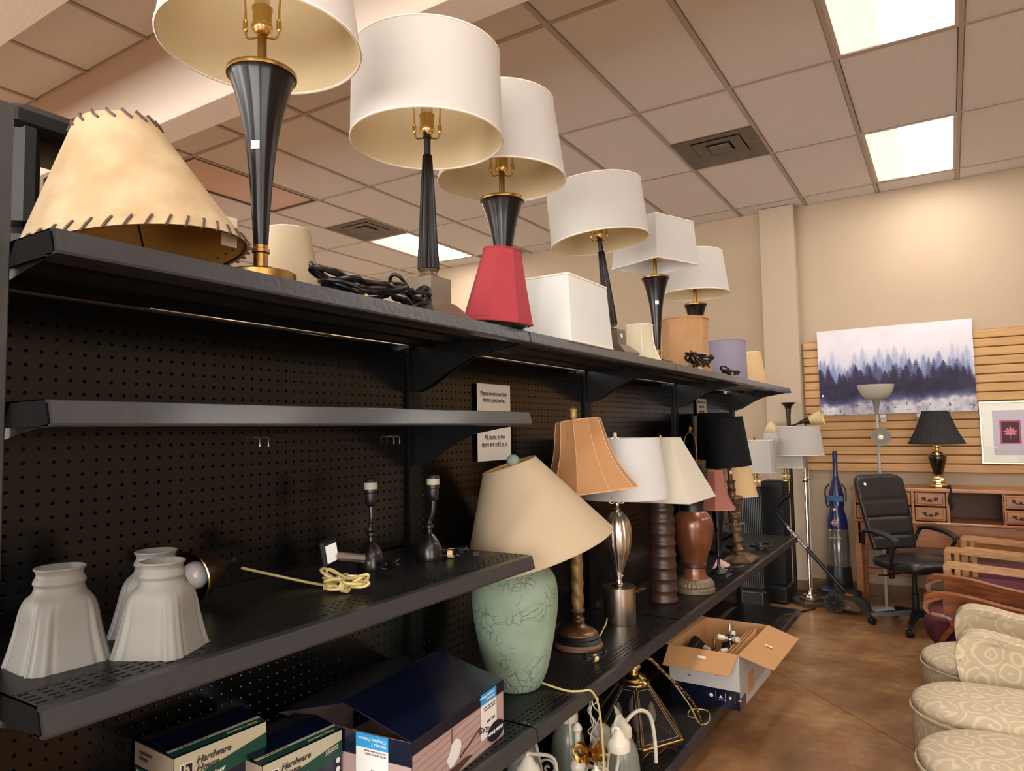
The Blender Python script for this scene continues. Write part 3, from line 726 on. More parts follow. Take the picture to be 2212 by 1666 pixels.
nz2 = n.new('ShaderNodeTexNoise'); nz2.inputs['Scale'].default_value = 9; lk.new(mpn.outputs[0], nz2.inputs[0])
cr3 = n.new('ShaderNodeValToRGB'); cr3.color_ramp.elements[0].position = .5; cr3.color_ramp.elements[1].position = .58; lk.new(nz2.outputs[0], cr3.inputs[0])
mxx = n.new('ShaderNodeMix'); mxx.inputs[2].default_value = 1.0; lk.new(cr3.outputs[0], mxx.inputs[0]); lk.new(crr.outputs[0], mxx.inputs[3]); lk.new(mxx.outputs[0], bp.inputs['Height'])
bp.inputs['Strength'].default_value = .8; bp.inputs['Distance'].default_value = .004
t = thing('table_lamp', (.215,1.90,Z4), 'sage green crackled jar lamp with a big crooked beige cone shade', 'lamp')
gj = MB().lathe(smooth_prof([(.070,0),(.078,.006),(.09,.03),(.102,.062),(.119,.14),(.1345,.235),(.1355,.30),(.127,.34),(.10,.372),(.07,.385),(.045,.395),(.04,.42)], 5), 64).build('jar', green, t)
MB().lathe([(.012,.42),(.012,.48)], 16).build('neck', brass, t)
socket(t, .46, .665, brass, finial=False, harp_w=.035)
MB().lathe([(.001,-.021)]+[(.0212*math.cos(a), .0212*math.sin(a)) for a in [math.radians(d) for d in range(-75, 90, 15)]], 24, (.002,0,.7037)).build('finial', green, t)
Mg = Matrix.Translation((-.215,-1.90,-Z4)) @ tilted(.255,1.985,1.108,-.259,-.20)
ltan = mat('oatmeal_linen', (204,184,154), .85, bump=.2, bscale=300, trans=.3); ltani = mat('ochre_liner', (214,168,84), .7, trans=.25)
shade(t, o_circle(72), .254, .092, 0, .294, ltan, ltani, ltan, M=Mg, trim=.0025)
cordp = [(.075,.03,.012),(.16,.03,.004),(.20,.05,.003),(.222,.075,.0),(.232,.10,-.04),(.236,.115,-.12),(.238,.12,-.22),(.236,.122,-.27)]
MB().tube(catmull(cordp, 8), .0033, 8).build('cord', goldc, t)
MB().bbox(.218, .10, -.315, .252, .14, -.27, .008).build('plug', pbrass, t)
ropeg = mat('gilt_rope', (150,118,70), .5, .3, bump=.4, bscale=60, col2=(96,70,38), vscale=12)
gildb = mat('gilt_and_black', (130,92,52), .35, .5, col2=(60,40,24), vscale=14)
t = thing('table_lamp', (.206,2.352,Z4), 'gilt rope-twist candlestick lamp with tan ribbed bell shade', 'lamp')
MB().lathe([(.086,0),(.0895,.003),(.0895,.012),(.085,.016),(.083,.022)], 48).build('foot_ring', mat('dusty_bronze', (120,88,70), .5, .3), t)
MB().lathe([(.083,.02),(.085,.024),(.080,.03),(.076,.034),(.077,.04),(.07,.047)], 48).build('base', blackt, t)
MB().lathe(smooth_prof([(.07,.046),(.071,.052),(.06,.062),(.036,.072),(.025,.08),(.018,.086)], 4), 40).build('dome', gildb, t)
MB().lathe(smooth_prof([(.018,.084),(.024,.09),(.0245,.10),(.019,.106),(.018,.118),(.025,.126),(.026,.134),(.019,.139)], 3), 32).build('turned_collar', gildb, t)
MB().lathe([(.021,.136+.006*k) for k in range(66)], 40, mod=lambda a, z: .92+.20*abs(math.cos(a+z*52))).build('rope_stem', ropeg, t)
MB().lathe([(.012,.53),(.012,.56)], 14).build('neck', brass, t)
socket(t, .545, .83, brass, finial=False, rot=1.3)
MB().lathe([(.005,0),(.009,.01),(.014,.024),(.012,.036),(.016,.048),(.004,.055)], 10, (0,0,.83)).build('finial', mat('carved_gilt', (176,150,92), .45, .4), t)
tanb = mat('tan_silk', (198,146,98), .75, bump=.15, bscale=250, trans=.25); tanr = mat('pale_rib', (214,172,130), .7)
shade(t, o_poly(10, 5, .03), .192, .086, 0, .275, tanb, cream_i, tanr, curve=lambda q: -.17*math.sin(PI*q), seams=[0,5,10,15,20,25,30,35,40,45], trim=.002, M=Matrix.Translation((-.206,-2.352,-Z4)) @ tilted(.233,2.405,1.262,-.13,.0) @ Matrix.Rotation(.25, 4, 'Z'))
coil('cord_bundle', (.335,2.22,Z4), 'small black cord bundle tied in the middle at the foot of the twisted lamp', cordm, rx=.05, ry=.018, turns=7, r=.0022, rz=1.2, tiem=tanband, seed=12)
t = thing('table_lamp', (.213,2.717,Z4), 'brushed nickel lamp, fluted egg on a cylinder, under a big white shade', 'lamp')
MB().lathe([(.066,0),(.067,.004),(.067,.144),(.0695,.145),(.0695,.149),(.06,.151)], 56).build('cylinder_base', nickel, t)
MB().lathe(smooth_prof([(.04,.150),(.024,.155),(.016,.163),(.0135,.178),(.02,.19),(.021,.196),(.0135,.202)], 3), 28).build('waist', chrome, t)
MB().lathe(smooth_prof([(.0135,.20),(.021,.212),(.038,.262),(.053,.305),(.0605,.352),(.056,.40),(.044,.43),(.024,.452),(.012,.458)], 5), 96, mod=lambda a, z: 1-.045*abs(math.sin(a*9+z*5))).build('egg_body', mat('nickel_gloss', (205,194,182), .3, 1.0), t)
MB().lathe(smooth_prof([(.010,.456),(.014,.466),(.008,.474),(.011,.484),(.009,.50)], 3), 20).build('neck', chrome, t)
socket(t, .495, .765, None, finial=False)
MB().lathe([(.004,0),(.0075,.003),(.0075,.022),(.005,.024)], 12, (0,0,.762)).build('finial', stickerm, t)
wpl = mat('satin_white_shade', (216,214,212), .6, trans=.2)
shade(t, o_circle(), .196, .160, .51, .252, wpl, white_i, None, nz=6, M=Matrix.Translation((.0,.062,0)))
MB().box(.2, -.001, 0, .201, .001, .01, Matrix.Rotation(-1.25, 4, 'Z') @ Matrix.Translation((.02,0,.53))).build('seam', inkm, t, False)
MB().tube(catmull([(-.02,-.09,.002),(0.0,-.14,.02),(.02,-.17,.06),(.03,-.2,.05),(.02,-.24,.008)], 6), .0025, 7).build('cord', goldc, t)
bamb = mat('ridged_brown_clay', (70,42,34), .42, bump=.35, bscale=26, col2=(44,28,24), vscale=10)
t = thing('table_lamp', (.25,3.142,Z4), 'ridged brown cylinder lamp like stacked bamboo with a cream pyramid shade', 'lamp')
pr = [(.058,0),(.062,.003)]
hz = .052
for k in range(9):
    z0_ = .008+k*hz; s_ = 1-.012*k
    pr += [(.064*s_, z0_), (.0655*s_, z0_+.004), (.0605*s_, z0_+.012), (.0585*s_, z0_+.03), (.0605*s_, z0_+.044), (.0645*s_, z0_+hz-.003)]
MB().lathe(pr, 48, mod=lambda a, z: 1+.01*math.sin(a*3+z*40)).build('ridged_body', bamb, t, True, 60)
MB().lathe([(.055,.475),(.03,.48),(.01,.482),(.01,.50)], 24).build('cap', brass, t)
socket(t, .495, .74, None, finial=True)
pyrm = mat('cream_card_shade', (222,214,196), .8, bump=.1, bscale=300, trans=.25)
shade(t, o_square(.02), .20, .078, .475, .28, pyrm, white_i, pyrm, trim=.0025)
copper = mat('copper_brown_glaze', (128,78,50), .3, .3, coat=.4, col2=(104,58,36), vscale=5)
verd = mat('aged_bronze_trim', (112,96,76), .45, .3, bump=.4, bscale=60)
t = thing('table_lamp', (.31,3.41,Z4), 'glossy copper brown urn lamp without a shade, grey beaded foot', 'lamp')
MB().lathe([(.094,0),(.097,.003),(.097,.022),(.092,.026),(.09,.03)], 48).build('foot', verd, t)
MB().lathe(smooth_prof([(.092,.028),(.094,.036),(.088,.05),(.078,.062),(.066,.068)], 3), 96, mod=lambda a, z: 1+.02*math.cos(a*32)).build('beaded_ring', verd, t)
MB().lathe(smooth_prof([(.065,.066),(.057,.09),(.054,.118)], 4), 48).build('pedestal', copper, t)
MB().lathe([(.055,.116),(.0595,.121),(.0595,.136),(.056,.14)], 48).build('band', bamb, t)
MB().lathe(smooth_prof([(.057,.138),(.068,.175),(.090,.24),(.098,.308),(.0925,.352),(.07,.384),(.06,.392)], 5), 64).build('urn', copper, t)
MB().lathe(smooth_prof([(.058,.39),(.054,.42),(.058,.445),(.03,.45),(.01,.455),(.01,.50)], 3), 40).build('neck', blackt, t)
socket(t, .495, .775, brass, finial=True, harp_w=.04, rot=1.2)
carve = mat('carved_antique_bronze', (132,104,74), .5, .35, bump=1.0, bscale=45, col2=(70,52,36), vscale=22)
t = thing('table_lamp', (.30,4.30,Z4), 'tall carved bronze candlestick lamp on a square foot under a black drum shade', 'lamp', rot=(.045,-.06,0)); t.scale = (.92,.92,.71)
def sqr(a, z): return [(-a,-a,z),(a,-a,z),(a,a,z),(-a,a,z)]
MB().loft([sqr(.098,0), sqr(.100,.01), sqr(.094,.018), sqr(.055,.05), sqr(.03,.062)]).build('square_foot', carve, t, False)
MB().lathe(smooth_prof([(.03,.058),(.024,.075),(.032,.085),(.036,.10),(.026,.115),(.024,.15),(.034,.16),(.036,.18),(.026,.20),(.03,.24),(.04,.262),(.034,.285),(.028,.30)], 3), 32).build('turned_stem', carve, t)
MB().lathe([(.03,.298),(.064,.304),(.066,.31),(.06,.316),(.03,.32),(.032,.35),(.042,.37),(.044,.40),(.038,.41)], 8).build('knop', carve, t, False)
MB().lathe([(.036,.405),(.046,.43),(.058,.49),(.062,.52),(.070,.53),(.066,.54),(.03,.548)], 6).build('hexagonal_cup', carve, t, False)
MB().lathe([(.026,.545),(.022,.575),(.03,.60),(.022,.612),(.024,.66),(.034,.672),(.022,.676)], 20).build('candle_cup', carve, t)
MB().lathe([(.0145,.674),(.0145,.80)], 20).build('candle_sleeve', mat('maroon_sleeve', (82,38,30), .4), t)
MB().box(.0147, -.010, .735, .0155, .008, .76, Matrix.Rotation(-.7, 4, 'Z')).build('price_sticker', stickerm, t, False)
socket(t, .80, 1.06, brass, finial=False)
blsh = mat('black_card_shade', (12,13,16), .8, bump=.08, bscale=300, spec=.2); blsi = mat('black_shade_lining', (120,130,150), .35, .3)
shade(t, o_circle(), .146, .120, .80, .41, blsh, blsi, blsh)
t = thing('table_lamp', (.125,4.50,Z4), 'lamp with a second black drum shade, mostly hidden behind the cream pyramid shade', 'lamp')
MB().lathe([(.07,0),(.07,.02),(.02,.03),(.015,.1),(.03,.2),(.045,.3),(.03,.42),(.01,.5),(.01,.72)], 24).build('body', blackt, t)
shade(t, o_circle(), .118, .106, .60, .29, blsh, blsi, blsh)
t = thing('table_lamp', (.165,4.74,Z4), 'lamp with a tan cone shade tucked behind the bronze candlestick', 'lamp')
MB().lathe([(.06,0),(.06,.02),(.02,.03),(.015,.1),(.03,.15),(.04,.22),(.02,.32),(.01,.38),(.01,.55)], 24).build('body', blackt, t)
shade(t, o_circle(), .155, .11, .345, .20, peach, cream_i, trimw)
mauve = mat('mauve_silk', (158,98,86), .7, bump=.5, bscale=40, stretch=(1,1,.2), trans=.2)
t = thing('table_lamp', (.325,3.78,Z4), 'small black stick lamp with a flared mauve shade beside the copper urn lamp', 'lamp')
MB().loft([sqr(.058,0), sqr(.058,.014), sqr(.045,.02)]).build('base', blackt, t, False)
MB().lathe(smooth_prof([(.04,.02),(.042,.028),(.022,.045),(.009,.06),(.0075,.10),(.011,.11),(.0075,.12),(.007,.24),(.011,.26),(.007,.28),(.007,.40)], 3), 24).build('stem', blackt, t)
shade(t, o_poly(6, 5, 0), .108, .042, .365, .20, mauve, cream_i, mat('mauve_trim', (170,112,84), .7), curve=lambda q: -.20*math.sin(PI*q), trim=.003, M=Matrix.Rotation(.2, 4, 'Z'))
coil('cord_bundle', (.33,4.75,Z4), 'black cord loop with a yellow tie near the far end of the lower shelf', cordm, rx=.08, ry=.05, turns=4, r=.004, rz=1.4, tiem=mat('yellow_tie', (226,216,130), .6), seed=14)
coil('cord_bundle', (.38,3.98,Z4), 'loose black cord lying between the mauve lamp and the bronze foot', cordm, rx=.10, ry=.02, turns=3, r=.0028, rz=.9, tie=False, seed=15)
t = thing('leaf_spray', (.10,3.02,Z4), 'orange artificial maple leaf on the shelf behind the nickel lamp', 'leaf')
leafm = mat('orange_leaf', (190,118,28), .6, var=.3, vscale=40)
m = MB()
for cx, cy, cz, s_, a0 in ((0,.04,.02,.05,.3),(-.03,-.02,.01,.045,1.7),(.03,.10,.03,.04,2.6)):
    P = [(s_*(1.0 if k % 2 == 0 else .45)*math.cos(a0+k*PI/5), s_*(1.0 if k % 2 == 0 else .45)*math.sin(a0+k*PI/5)) for k in range(10)]
    m.loft([[(cx+x, cy+y, cz+.3*x+.2*y+.012) for x, y in P], [(cx+x, cy+y, cz+.3*x+.2*y+.0135) for x, y in P]])
m.build('leaf', leafm, t, False)
t = thing('paper_tag', (.27,4.02,Z4), 'crumpled pale paper tag beside the black stick lamp', 'tag')
MB().loft([[(-.04,-.03,.0),(.04,-.03,.0),(.045,.03,.02),(-.03,.04,.05)], [(-.04,-.03,.001),(.04,-.03,.001),(.045,.03,.021),(-.03,.04,.051)]]).build('paper', mat('pink_paper', (206,170,158), .7), t, False)
# ---------------------------------------------------------------- cartons on the lower shelf
navy = mat('navy_gloss_print', (9,15,36), .25, coat=.5, bump=.1, bscale=12); ctrim = mat('box_cream_print', (176,166,140), .6)
cgreen = mat('box_green_print', (16,62,48), .5); kraft = mat('kraft_cardboard', (196,146,96), .75, bump=.1, bscale=60, var=.06, vscale=5)
pinkp = mat('plank_photo_print', (172,146,140), .5, col2=(158,132,126), vscale=3); plankl = mat('plank_line_print', (120,94,92), .6)
cyan = mat('cyan_print', (40,140,200), .4); wprint = mat('white_print', (214,210,208), .5); orange = mat('orange_print', (200,110,60), .5)
greyp = mat('warm_grey_print', (150,132,112), .6)
def quadx(m, y0, z0, y1, z1, x): m.box(x, y0, z0, x+.0004, y1, z1)
def hw_box(loc, rz, label, S, dx, dy, dz, num, sub):
    t = thing('light_box', loc, label, 'box', rz)
    MB().bbox(-dx, 0, 0, 0, dy, dz, .002).build('carton', navy, t, False)
    m = MB(); m.hexa([(-.002,0,dz),(0,0,dz),(0,dy,dz),(-.002,dy,dz),(-.09,.0,dz+.012),(-.088,.0,dz+.013),(-.088,dy,dz+.013),(-.09,dy,dz+.012)])
    m.hexa([(-dx,0,dz),(-dx+.002,0,dz),(-dx+.002,dy,dz),(-dx,dy,dz),(-.092,.0,dz+.011),(-.09,.0,dz+.012),(-.09,dy,dz+.012),(-.092,dy,dz+.011)])
    m.build('lid_flap', navy, t, False)
    # front print (+x): cream band, green stripe, lettering
    m = MB(); m.box(.0002, .001, dz-.05, .0006, dy-.001, dz-.001); m.build('cream_band', ctrim, t, False)
    m = MB(); m.hexa([(.0006,.0,dz-.078),(.001,.0,dz-.078),(.001,dy,dz-.055),(.0006,dy,dz-.055),(.0006,.0,dz-.055),(.001,.0,dz-.055),(.001,dy,dz-.022),(.0006,dy,dz-.022)]); m.build('green_stripe', cgreen, t, False)
    m = MB(); m.box(.0006, .012, dz-.042, .001, .038, dz-.018); m.build('logo_plate', wprint, t, False)
    m = MB(); m.box(.001, .014, dz-.040, .0013, .036, dz-.020); m.build('logo_field', navy, t, False)
    text('h', .026, (.0014,.018,dz-.038), (0,1,0), (0,0,1), ctrim, t, bold=.0012)
    text('Hardware', .018, (.0014,.044,dz-.027), (0,1,0), (0,0,1), inkm, t, shear=.25, bold=.0005)
    text('House', .018, (.0014,.044,dz-.043), (0,1,0), (0,0,1), inkm, t, shear=.25, bold=.0005)
    text(sub, .014, (.0016,.012,dz-.070), (0,1,.11), (0,-.11,1), wprint, t, shear=.3, bold=.0003)
    if num: text(num, .012, (.0016,dy-.048,dz-.040), (0,1,.11), (0,-.11,1), ctrim, t, shear=.3, bold=.0003)
    m = MB(); quadx(m, .004, .004, .085, dz-.084, .0006); m.build('copy_panel', ctrim, t, False)
    # lantern pictured on the front
    def lantern(y, z, s):
        q = MB(); P = [(-.5,0),(-.62,.2),(-.5,.75),(-.38,1.0),(0,1.18),(.38,1.0),(.5,.75),(.62,.2),(.5,0)]
        q.loft([[(.0008, y+a*s, z+b*s) for a, b in P], [(.0012, y+a*s, z+b*s) for a, b in P]]); q.build('lantern_picture', greyp, t, False)
        q = MB()
        for k in range(-3, 4): q.box(.0013, y+k*s*.13-.0006, z+.06*s, .0015, y+k*s*.13+.0006, z+.85*s)
        q.tube([(.0014, y-.5*s, z+.7*s), (.0014, y-.8*s, z+.6*s), (.0014, y-.8*s, z+.2*s)], .0012, 5)
        q.build('lantern_lines', mat('lantern_line_print', (90,72,62), .6) if 'lantern_line_print' not in MATS else MATS['lantern_line_print'], t, False)
    if num: lantern(.148, dz-.145, .045)
    else:
        q = MB(); q.lathe([(.001,0),(.02,0),(.02,.0004),(.001,.0004)], 24, M=Matrix.Translation((.0012,.07,dz-.10)) @ Matrix.Rotation(PI/2, 4, 'Y')); q.build('orange_spot', orange, t, False)
    # top print: cream line and green strip near the front edge
    u_ = Vector((-.088,0,.013)).normalized(); nn = Vector((.013,0,.088)).normalized()
    def on_top(a0, a1, name, m_, off, y0=.0, y1=dy, skew=0.0):
        p = lambda a, y, o: Vector((-.001,y,dz)) + u_*a + nn*o
        q = MB(); q.hexa([p(a0,y0,off),p(a0+skew,y1,off),p(a1+skew,y1,off),p(a1,y0,off),p(a0,y0,off+.0003),p(a0+skew,y1,off+.0003),p(a1+skew,y1,off+.0003),p(a1,y0,off+.0003)]); q.build(name, m_, t, False)
    on_top(.003, .020, 'green_strip', cgreen, .0003); on_top(.020, .027, 'cream_line', ctrim, .0006)
    text('Premium Indoor Lighting', .006, tuple(Vector((-.001,.02,dz))+u_*.0215+nn*.001), (0,1,0), tuple(u_), inkm, t)
    text('Hardware House', .010, tuple(Vector((-.001,dy-.085,dz))+u_*.007+nn*.0008), (0,1,0), tuple(u_), ctrim, t, shear=.25)
    # end (-y): grey tape flap and lettering
    MB().box(-dx+.002, -.0006, dz-.045, -.001, 0, dz-.002).build('end_flap', greyp, t, False)
    text('Hardware', .012, (-dx+.02,-.001,dz-.02), (1,0,0), (0,0,1), inkm, t, shear=.25, bold=.0003); text('House', .012, (-dx+.02,-.001,dz-.031), (1,0,0), (0,0,1), inkm, t, shear=.25, bold=.0003)
    MB().box(-dx+.002, -.0006, dz-.062, -.002, -.0001, dz-.048).build('end_stripe', cgreen, t, False)
    text('Exterior Motion Wall Lantern', .008, (-dx+.01,-.001,dz-.058), (1,0,0), (0,0,1), wprint, t, shear=.3)
    if num:
        q = MB()
        for k in range(2):
            q.lathe([(.001,0),(.006,0),(.006,.0004),(.001,.0004)], 20, M=Matrix.Translation((.0012,dy-.012,dz-.062-.019*k)) @ Matrix.Rotation(PI/2, 4, 'Y'))
        q.build('round_mark', wprint, t, False)
    return t
hw_box((.213,.944,Z4), math.radians(-3), 'navy hardware carton with green stripe and pictured lantern, in front', 1, .165, .205, .140, '552072', 'Outdoor Lighting')
hw_box((.150,.795,Z4), math.radians(-3), 'navy hardware carton behind and left of the similar one, nearest the pegboard', 1, .145, .200, .199, '', 'Premium Indoor')
t = thing('fixture_box', (.409,1.171,Z4), 'large navy and pink carton with opened peaked lid and a printed fixture picture', 'box', .087)
dx, dy, dz = .39, .414, .14
m = MB(); m.box(-dx, 0, 0, 0, dy, .002); 
for b in ((-.003,0,0,0,dy,dz),(-dx,0,0,-dx+.003,dy,dz),(-dx,0,0,0,.003,dz),(-dx,dy-.003,0,0,dy,dz)): m.box(*b)
m.build('carton', pinkp, t, False)
m = MB(); m.box(-.0,.0,dz-.026,.0012,dy,dz); m.box(-dx,-.0012,dz-.05,.0,0,dz); m.box(-dx,-.001,dz-.05,-dx+.0,0,dz); m.build('navy_border', navy, t, False)
for a, b, nm in (((0,dz),(-.195,dz+.052),'lid_flap'), ((-dx,dz),(-.205,dz+.048),'lid_flap')):
    m = MB(); m.hexa([(a[0],0,a[1]),(a[0],0,a[1]+.003),(a[0],dy,a[1]+.003),(a[0],dy,a[1]),(b[0],.006,b[1]),(b[0],.006,b[1]+.003),(b[0],dy-.006,b[1]+.003),(b[0],dy-.006,b[1])]); m.build(nm, navy, t, False)
m = MB()
for k in range(7):
    z = .012+.016*k; m.hexa([(.0004,.002,z-.012),(.0008,.002,z-.012),(.0008,dy-.09,z+.006),(.0004,dy-.09,z+.006),(.0004,.002,z-.0112),(.0008,.002,z-.0112),(.0008,dy-.09,z+.007),(.0004,dy-.09,z+.007)])
m.build('plank_lines', plankl, t, False)
def strip(o, r, w_, h_, zt, parent):   # label strip: o = lower corner function
    pass
# label on the front (+x), running upside down
def fx(y, z, d=.0): return (.0013+d, y, z)
MB().box(.0012, .292, .03, .0016, .372, dz-.026).build('label_strip', wprint, t, False); MB().box(.0012, .292, dz-.026, .0018, .372, dz+.001).build('label_top', cyan, t, False)
text('Includes 2\nComplete Fixtures', .010, (.0019,.362,dz-.015), (0,-1,0), (0,0,-1), wprint, t)
text('SATIN NICKEL FINISH\nwith frosted glass shades', .006, (.0018,.365,dz-.040), (0,-1,0), (0,0,-1), inkm, t)
text('LED  |  60W', .008, (.0018,.362,dz-.070), (0,-1,0), (0,0,-1), inkm, t, bold=.0004)
text('GLASS', .020, (.0019,.335,.052), (0,-1,.25), (0,-.25,-1), inkm, t, bold=.0004)
m = MB(); Mo = Matrix.Translation((.0018,.366,.030)) @ Matrix.Rotation(PI/2, 4, 'Y')
m.loft([[Mo @ Vector((.024*math.cos(a*PI/16), .044*math.sin(a*PI/16), z)) for a in range(32)] for z in (0, .0006)]); m.build('oval_logo', navy, t, False)
text('Harbor Breeze', .0125, (.0027,.403,.034), (0,-1,0), (0,0,-1), wprint, t, shear=.2, bold=.0003)
m = MB(); P = [(.0,.0),(.015,-.002),(.04,.012),(.052,.03),(.048,.046),(.03,.055),(.012,.05),(.002,.035),(-.012,.02)]
m.loft([[(x, .145+a, .028+b) for a, b in P] for x in (.0012, .0016)]); m.build('pictured_shade', wprint, t, False)
m = MB(); m.box(.0010, .155, .078, .0014, .158, .112)
m.hexa([(.0010,.19,.03),(.0014,.19,.03),(.0014,.30,.066),(.0010,.30,.066),(.0010,.19,.036),(.0014,.19,.036),(.0014,.30,.070),(.0010,.30,.070)])
P = [(0,0),(.08,0),(.15,.012),(.12,.02),(.03,.018)]; m.loft([[(x, .10+a, .004+b) for a, b in P] for x in (.0011, .0015)])
m.build('pictured_fixture', mat('fixture_print', (72,46,46), .5), t, False)
# label on the end (-y)
MB().box(-.15, -.0018, .005, -.062, -.0012, dz-.03).build('label_strip', wprint, t, False); MB().box(-.15, -.002, dz-.03, -.062, -.0012, dz+.0).build('label_top', cyan, t, False)
text('Includes 2\nComplete Fixtures', .010, (-.067,-.0023,dz-.018), (-1,0,0), (0,0,-1), wprint, t)
text('SATIN NICKEL FINISH\nwith frosted glass shades', .006, (-.067,-.0022,dz-.040), (-1,0,0), (0,0,-1), inkm, t)
text('LED  |  60W', .008, (-.068,-.0022,dz-.075), (-1,0,0), (0,0,-1), inkm, t, bold=.0004)
text('SPARE GLASS', .019, (-.06,-.0023,.030), (-1,0,0), (0,0,-1), inkm, t, bold=.0005)
m = MB(); m.box(-.30, -.0012, .0, -.24, -.0008, .07); m.build('wood_post_print', brownwood, t, False)

# ---------------------------------------------------------------- white chandelier on the bottom deck
wmet = mat('white_enamel', (214,206,190), .35, coat=.3); greyglass = mat('smoky_opal_glass', (120,124,116), .35, coat=.4)
t = thing('chandelier', (.235,2.27,ZB), 'white scroll-arm chandelier with smoky glass bells tangled on the bottom deck', 'chandelier')
MB().lathe(smooth_prof([(.001,.02),(.02,.03),(.012,.06),(.016,.10),(.03,.13),(.014,.17),(.01,.24),(.018,.26),(.006,.28)], 4), 24).build('centre_column', wmet, t)
angs = [math.radians(a) for a in (-52, -95, 200, 128, 62, 8)]
for i, a in enumerate(angs):
    c_, s_ = math.cos(a), math.sin(a); R_ = .195 if i < 5 else .15
    if i == 1: R_ = .30
    if i == 0: R_ = .30
    tz = .02*(i % 2)
    P = [(.012,.06),(.05,.035),(.10,.04),(.13,.10),(.15,.19+tz),(R_-.02,.255+tz),(R_,.262+tz),(R_+.004,.245+tz)]
    MB().tube([(r*c_, r*s_, z) for r, z in [(p.x, p.z) for p in catmull([(r, 0, z) for r, z in P], 5)]], .006, 8).build('arm', wmet, t)
    S_ = [(R_*.55+.035*(1-k/22)*math.cos(k*.42), .115+.035*(1-k/22)*math.sin(k*.42)) for k in range(22)]
    MB().tube([(r*c_, r*s_, z) for r, z in S_], .0042, 7).build('scroll', wmet, t)
    b = MB().lathe([(.006,.26),(.01,.258),(.018,.25),(.024,.236),(.036,.226),(.040,.215),(.040,.192),(.036,.19)], 28, (R_*c_, R_*s_, tz)); b.build('socket_cap', wmet, t)
    if i < 5:
        g = MB().lathe(smooth_prof([(.034,.192),(.045,.17),(.06,.13),(.066,.08),(.068,.03)], 4), 36, (R_*c_, R_*s_, tz), caps=False)
        g.lathe([(.066,.03),(.064,.08),(.058,.13),(.043,.17),(.032,.19)], 36, (R_*c_, R_*s_, tz), caps=False); g.build('glass_bell', greyglass, t)
for k, (cx, cy, cz, ry, rz_) in enumerate(((.05,.26,.20,1.25,.5),(.03,.12,.08,1.35,.2),(-.04,.30,.10,1.1,-.3))):
    M = Matrix.Translation((cx,cy,cz)) @ Matrix.Rotation(rz_, 4, 'Z') @ Matrix.Rotation(ry, 4, 'Y')
    MB().lathe(smooth_prof([(.001,.016),(.03,.014),(.052,.006),(.062,.0)], 3), 36, caps=False, M=M).lathe([(.062,0),(.064,-.003),(.060,-.004),(.03,.010),(.001,.012)], 36, caps=False, M=M).build('dish', wmet, t)
rnd = random.Random(5)
m = MB()
for k in range(5):
    P = [(.0+rnd.uniform(-.02,.02), .12+rnd.uniform(-.02,.03), .34-.035*j+rnd.uniform(-.01,.01)) for j in range(8)]
    m.tube(catmull(P, 5), .0022, 6)
m.tube(catmull([(.0,.12,.33),(.006,.112,.36),(.004,.12,.385),(.0,.13,.36),(0,.126,.33)], 5), .0024, 6)
m.build('tangled_wire', wmet, t)
MB().tube(catmull([(.07,.17,.17),(.10,.21,.235),(.12,.28,.25),(.135,.35,.21),(.14,.38,.12),(.14,.39,.02)], 6), .0075, 8).build('arm', wmet, t)
t = thing('gold_bow', (.30,2.235,ZB+.20), 'crumpled shiny gold ribbon bow on the white chandelier', 'bow')
m = MB()
rnd = random.Random(9)
for k in range(7):
    a = k*.9; c_, s_ = math.cos(a), math.sin(a); r_ = .03+.012*rnd.random()
    P = catmull([(0,0,0), (r_*c_, r_*s_, .018+.01*rnd.random()), (r_*1.5*c_-.012*s_, r_*1.5*s_+.012*c_, .0), (r_*c_*.8-.015*s_, r_*s_*.8+.015*c_, -.016), (0,0,0)], 4)
    m.loft([[p+Vector((0,0,-.009)), p+Vector((0,0,.009)), p*1.02+Vector((0,0,.009)), p*1.02+Vector((0,0,-.009))] for p in P])
m.build('ribbon_loops', mat('gold_ribbon', (206,156,72), .18, .9), t)

# ---------------------------------------------------------------- glass and brass pendant
t = thing('glass_pendant', (.22,2.83,ZB), 'six-sided glass and brass pendant light with candle bulbs on the bottom deck', 'lamp')
pglass = mat('smoked_bevelled_glass', (30,32,34), .03, coat=1, alpha=.32)
R0, R1, zb_, zt_ = .205, .062, .052, .245
hexp = lambda r, z, k: Vector((r*math.cos(k*PI/3), r*math.sin(k*PI/3), z))
for k in range(6):
    a, b, c_, d_ = hexp(R0,zb_,k), hexp(R0,zb_,k+1), hexp(R1,zt_,k+1), hexp(R1,zt_,k)
    nn = (b-a).cross(d_-a).normalized()
    MB().hexa([a-nn*.001, b-nn*.001, c_-nn*.001, d_-nn*.001, a+nn*.001, b+nn*.001, c_+nn*.001, d_+nn*.001]).build('glass_pane', pglass, t, False)
    cc = (a+b+c_+d_)/4; q = [cc+(p-cc)*.86+nn*.0012 for p in (a, b, c_, d_)]
    m = MB()
    for i in range(4): m.tube([q[i], q[(i+1) % 4]], .0012, 4)
    m.build('bevel_line', greyglass, t, False)
    m = MB(); m.tube([a, b], .0045, 6); m.tube([a, d_], .0045, 6); m.tube([d_, c_], .003, 6); m.build('brass_came', brass, t)
    e0, e1 = hexp(R0*.86, .006, k), hexp(R0*.86, .006, k+1)
    MB().hexa([e0, e1, e1*1.01, e0*1.01, a*1.0, b*1.0, b*1.01, a*1.01]).build('skirt_pane', pglass, t, False)
    MB().tube([e0, e0*.98+(e1-e0)*.25+Vector((0,0,.02)), (e0+e1)/2+Vector((0,0,.005)), e1*.98-(e1-e0)*.25+Vector((0,0,.02)), e1], .0028, 6).build('filigree', brass, t)
MB().lathe([(.085,.0),(.095,.004),(.09,.012),(.04,.016),(.01,.02)], 40).build('bottom_plate', pbrass, t)
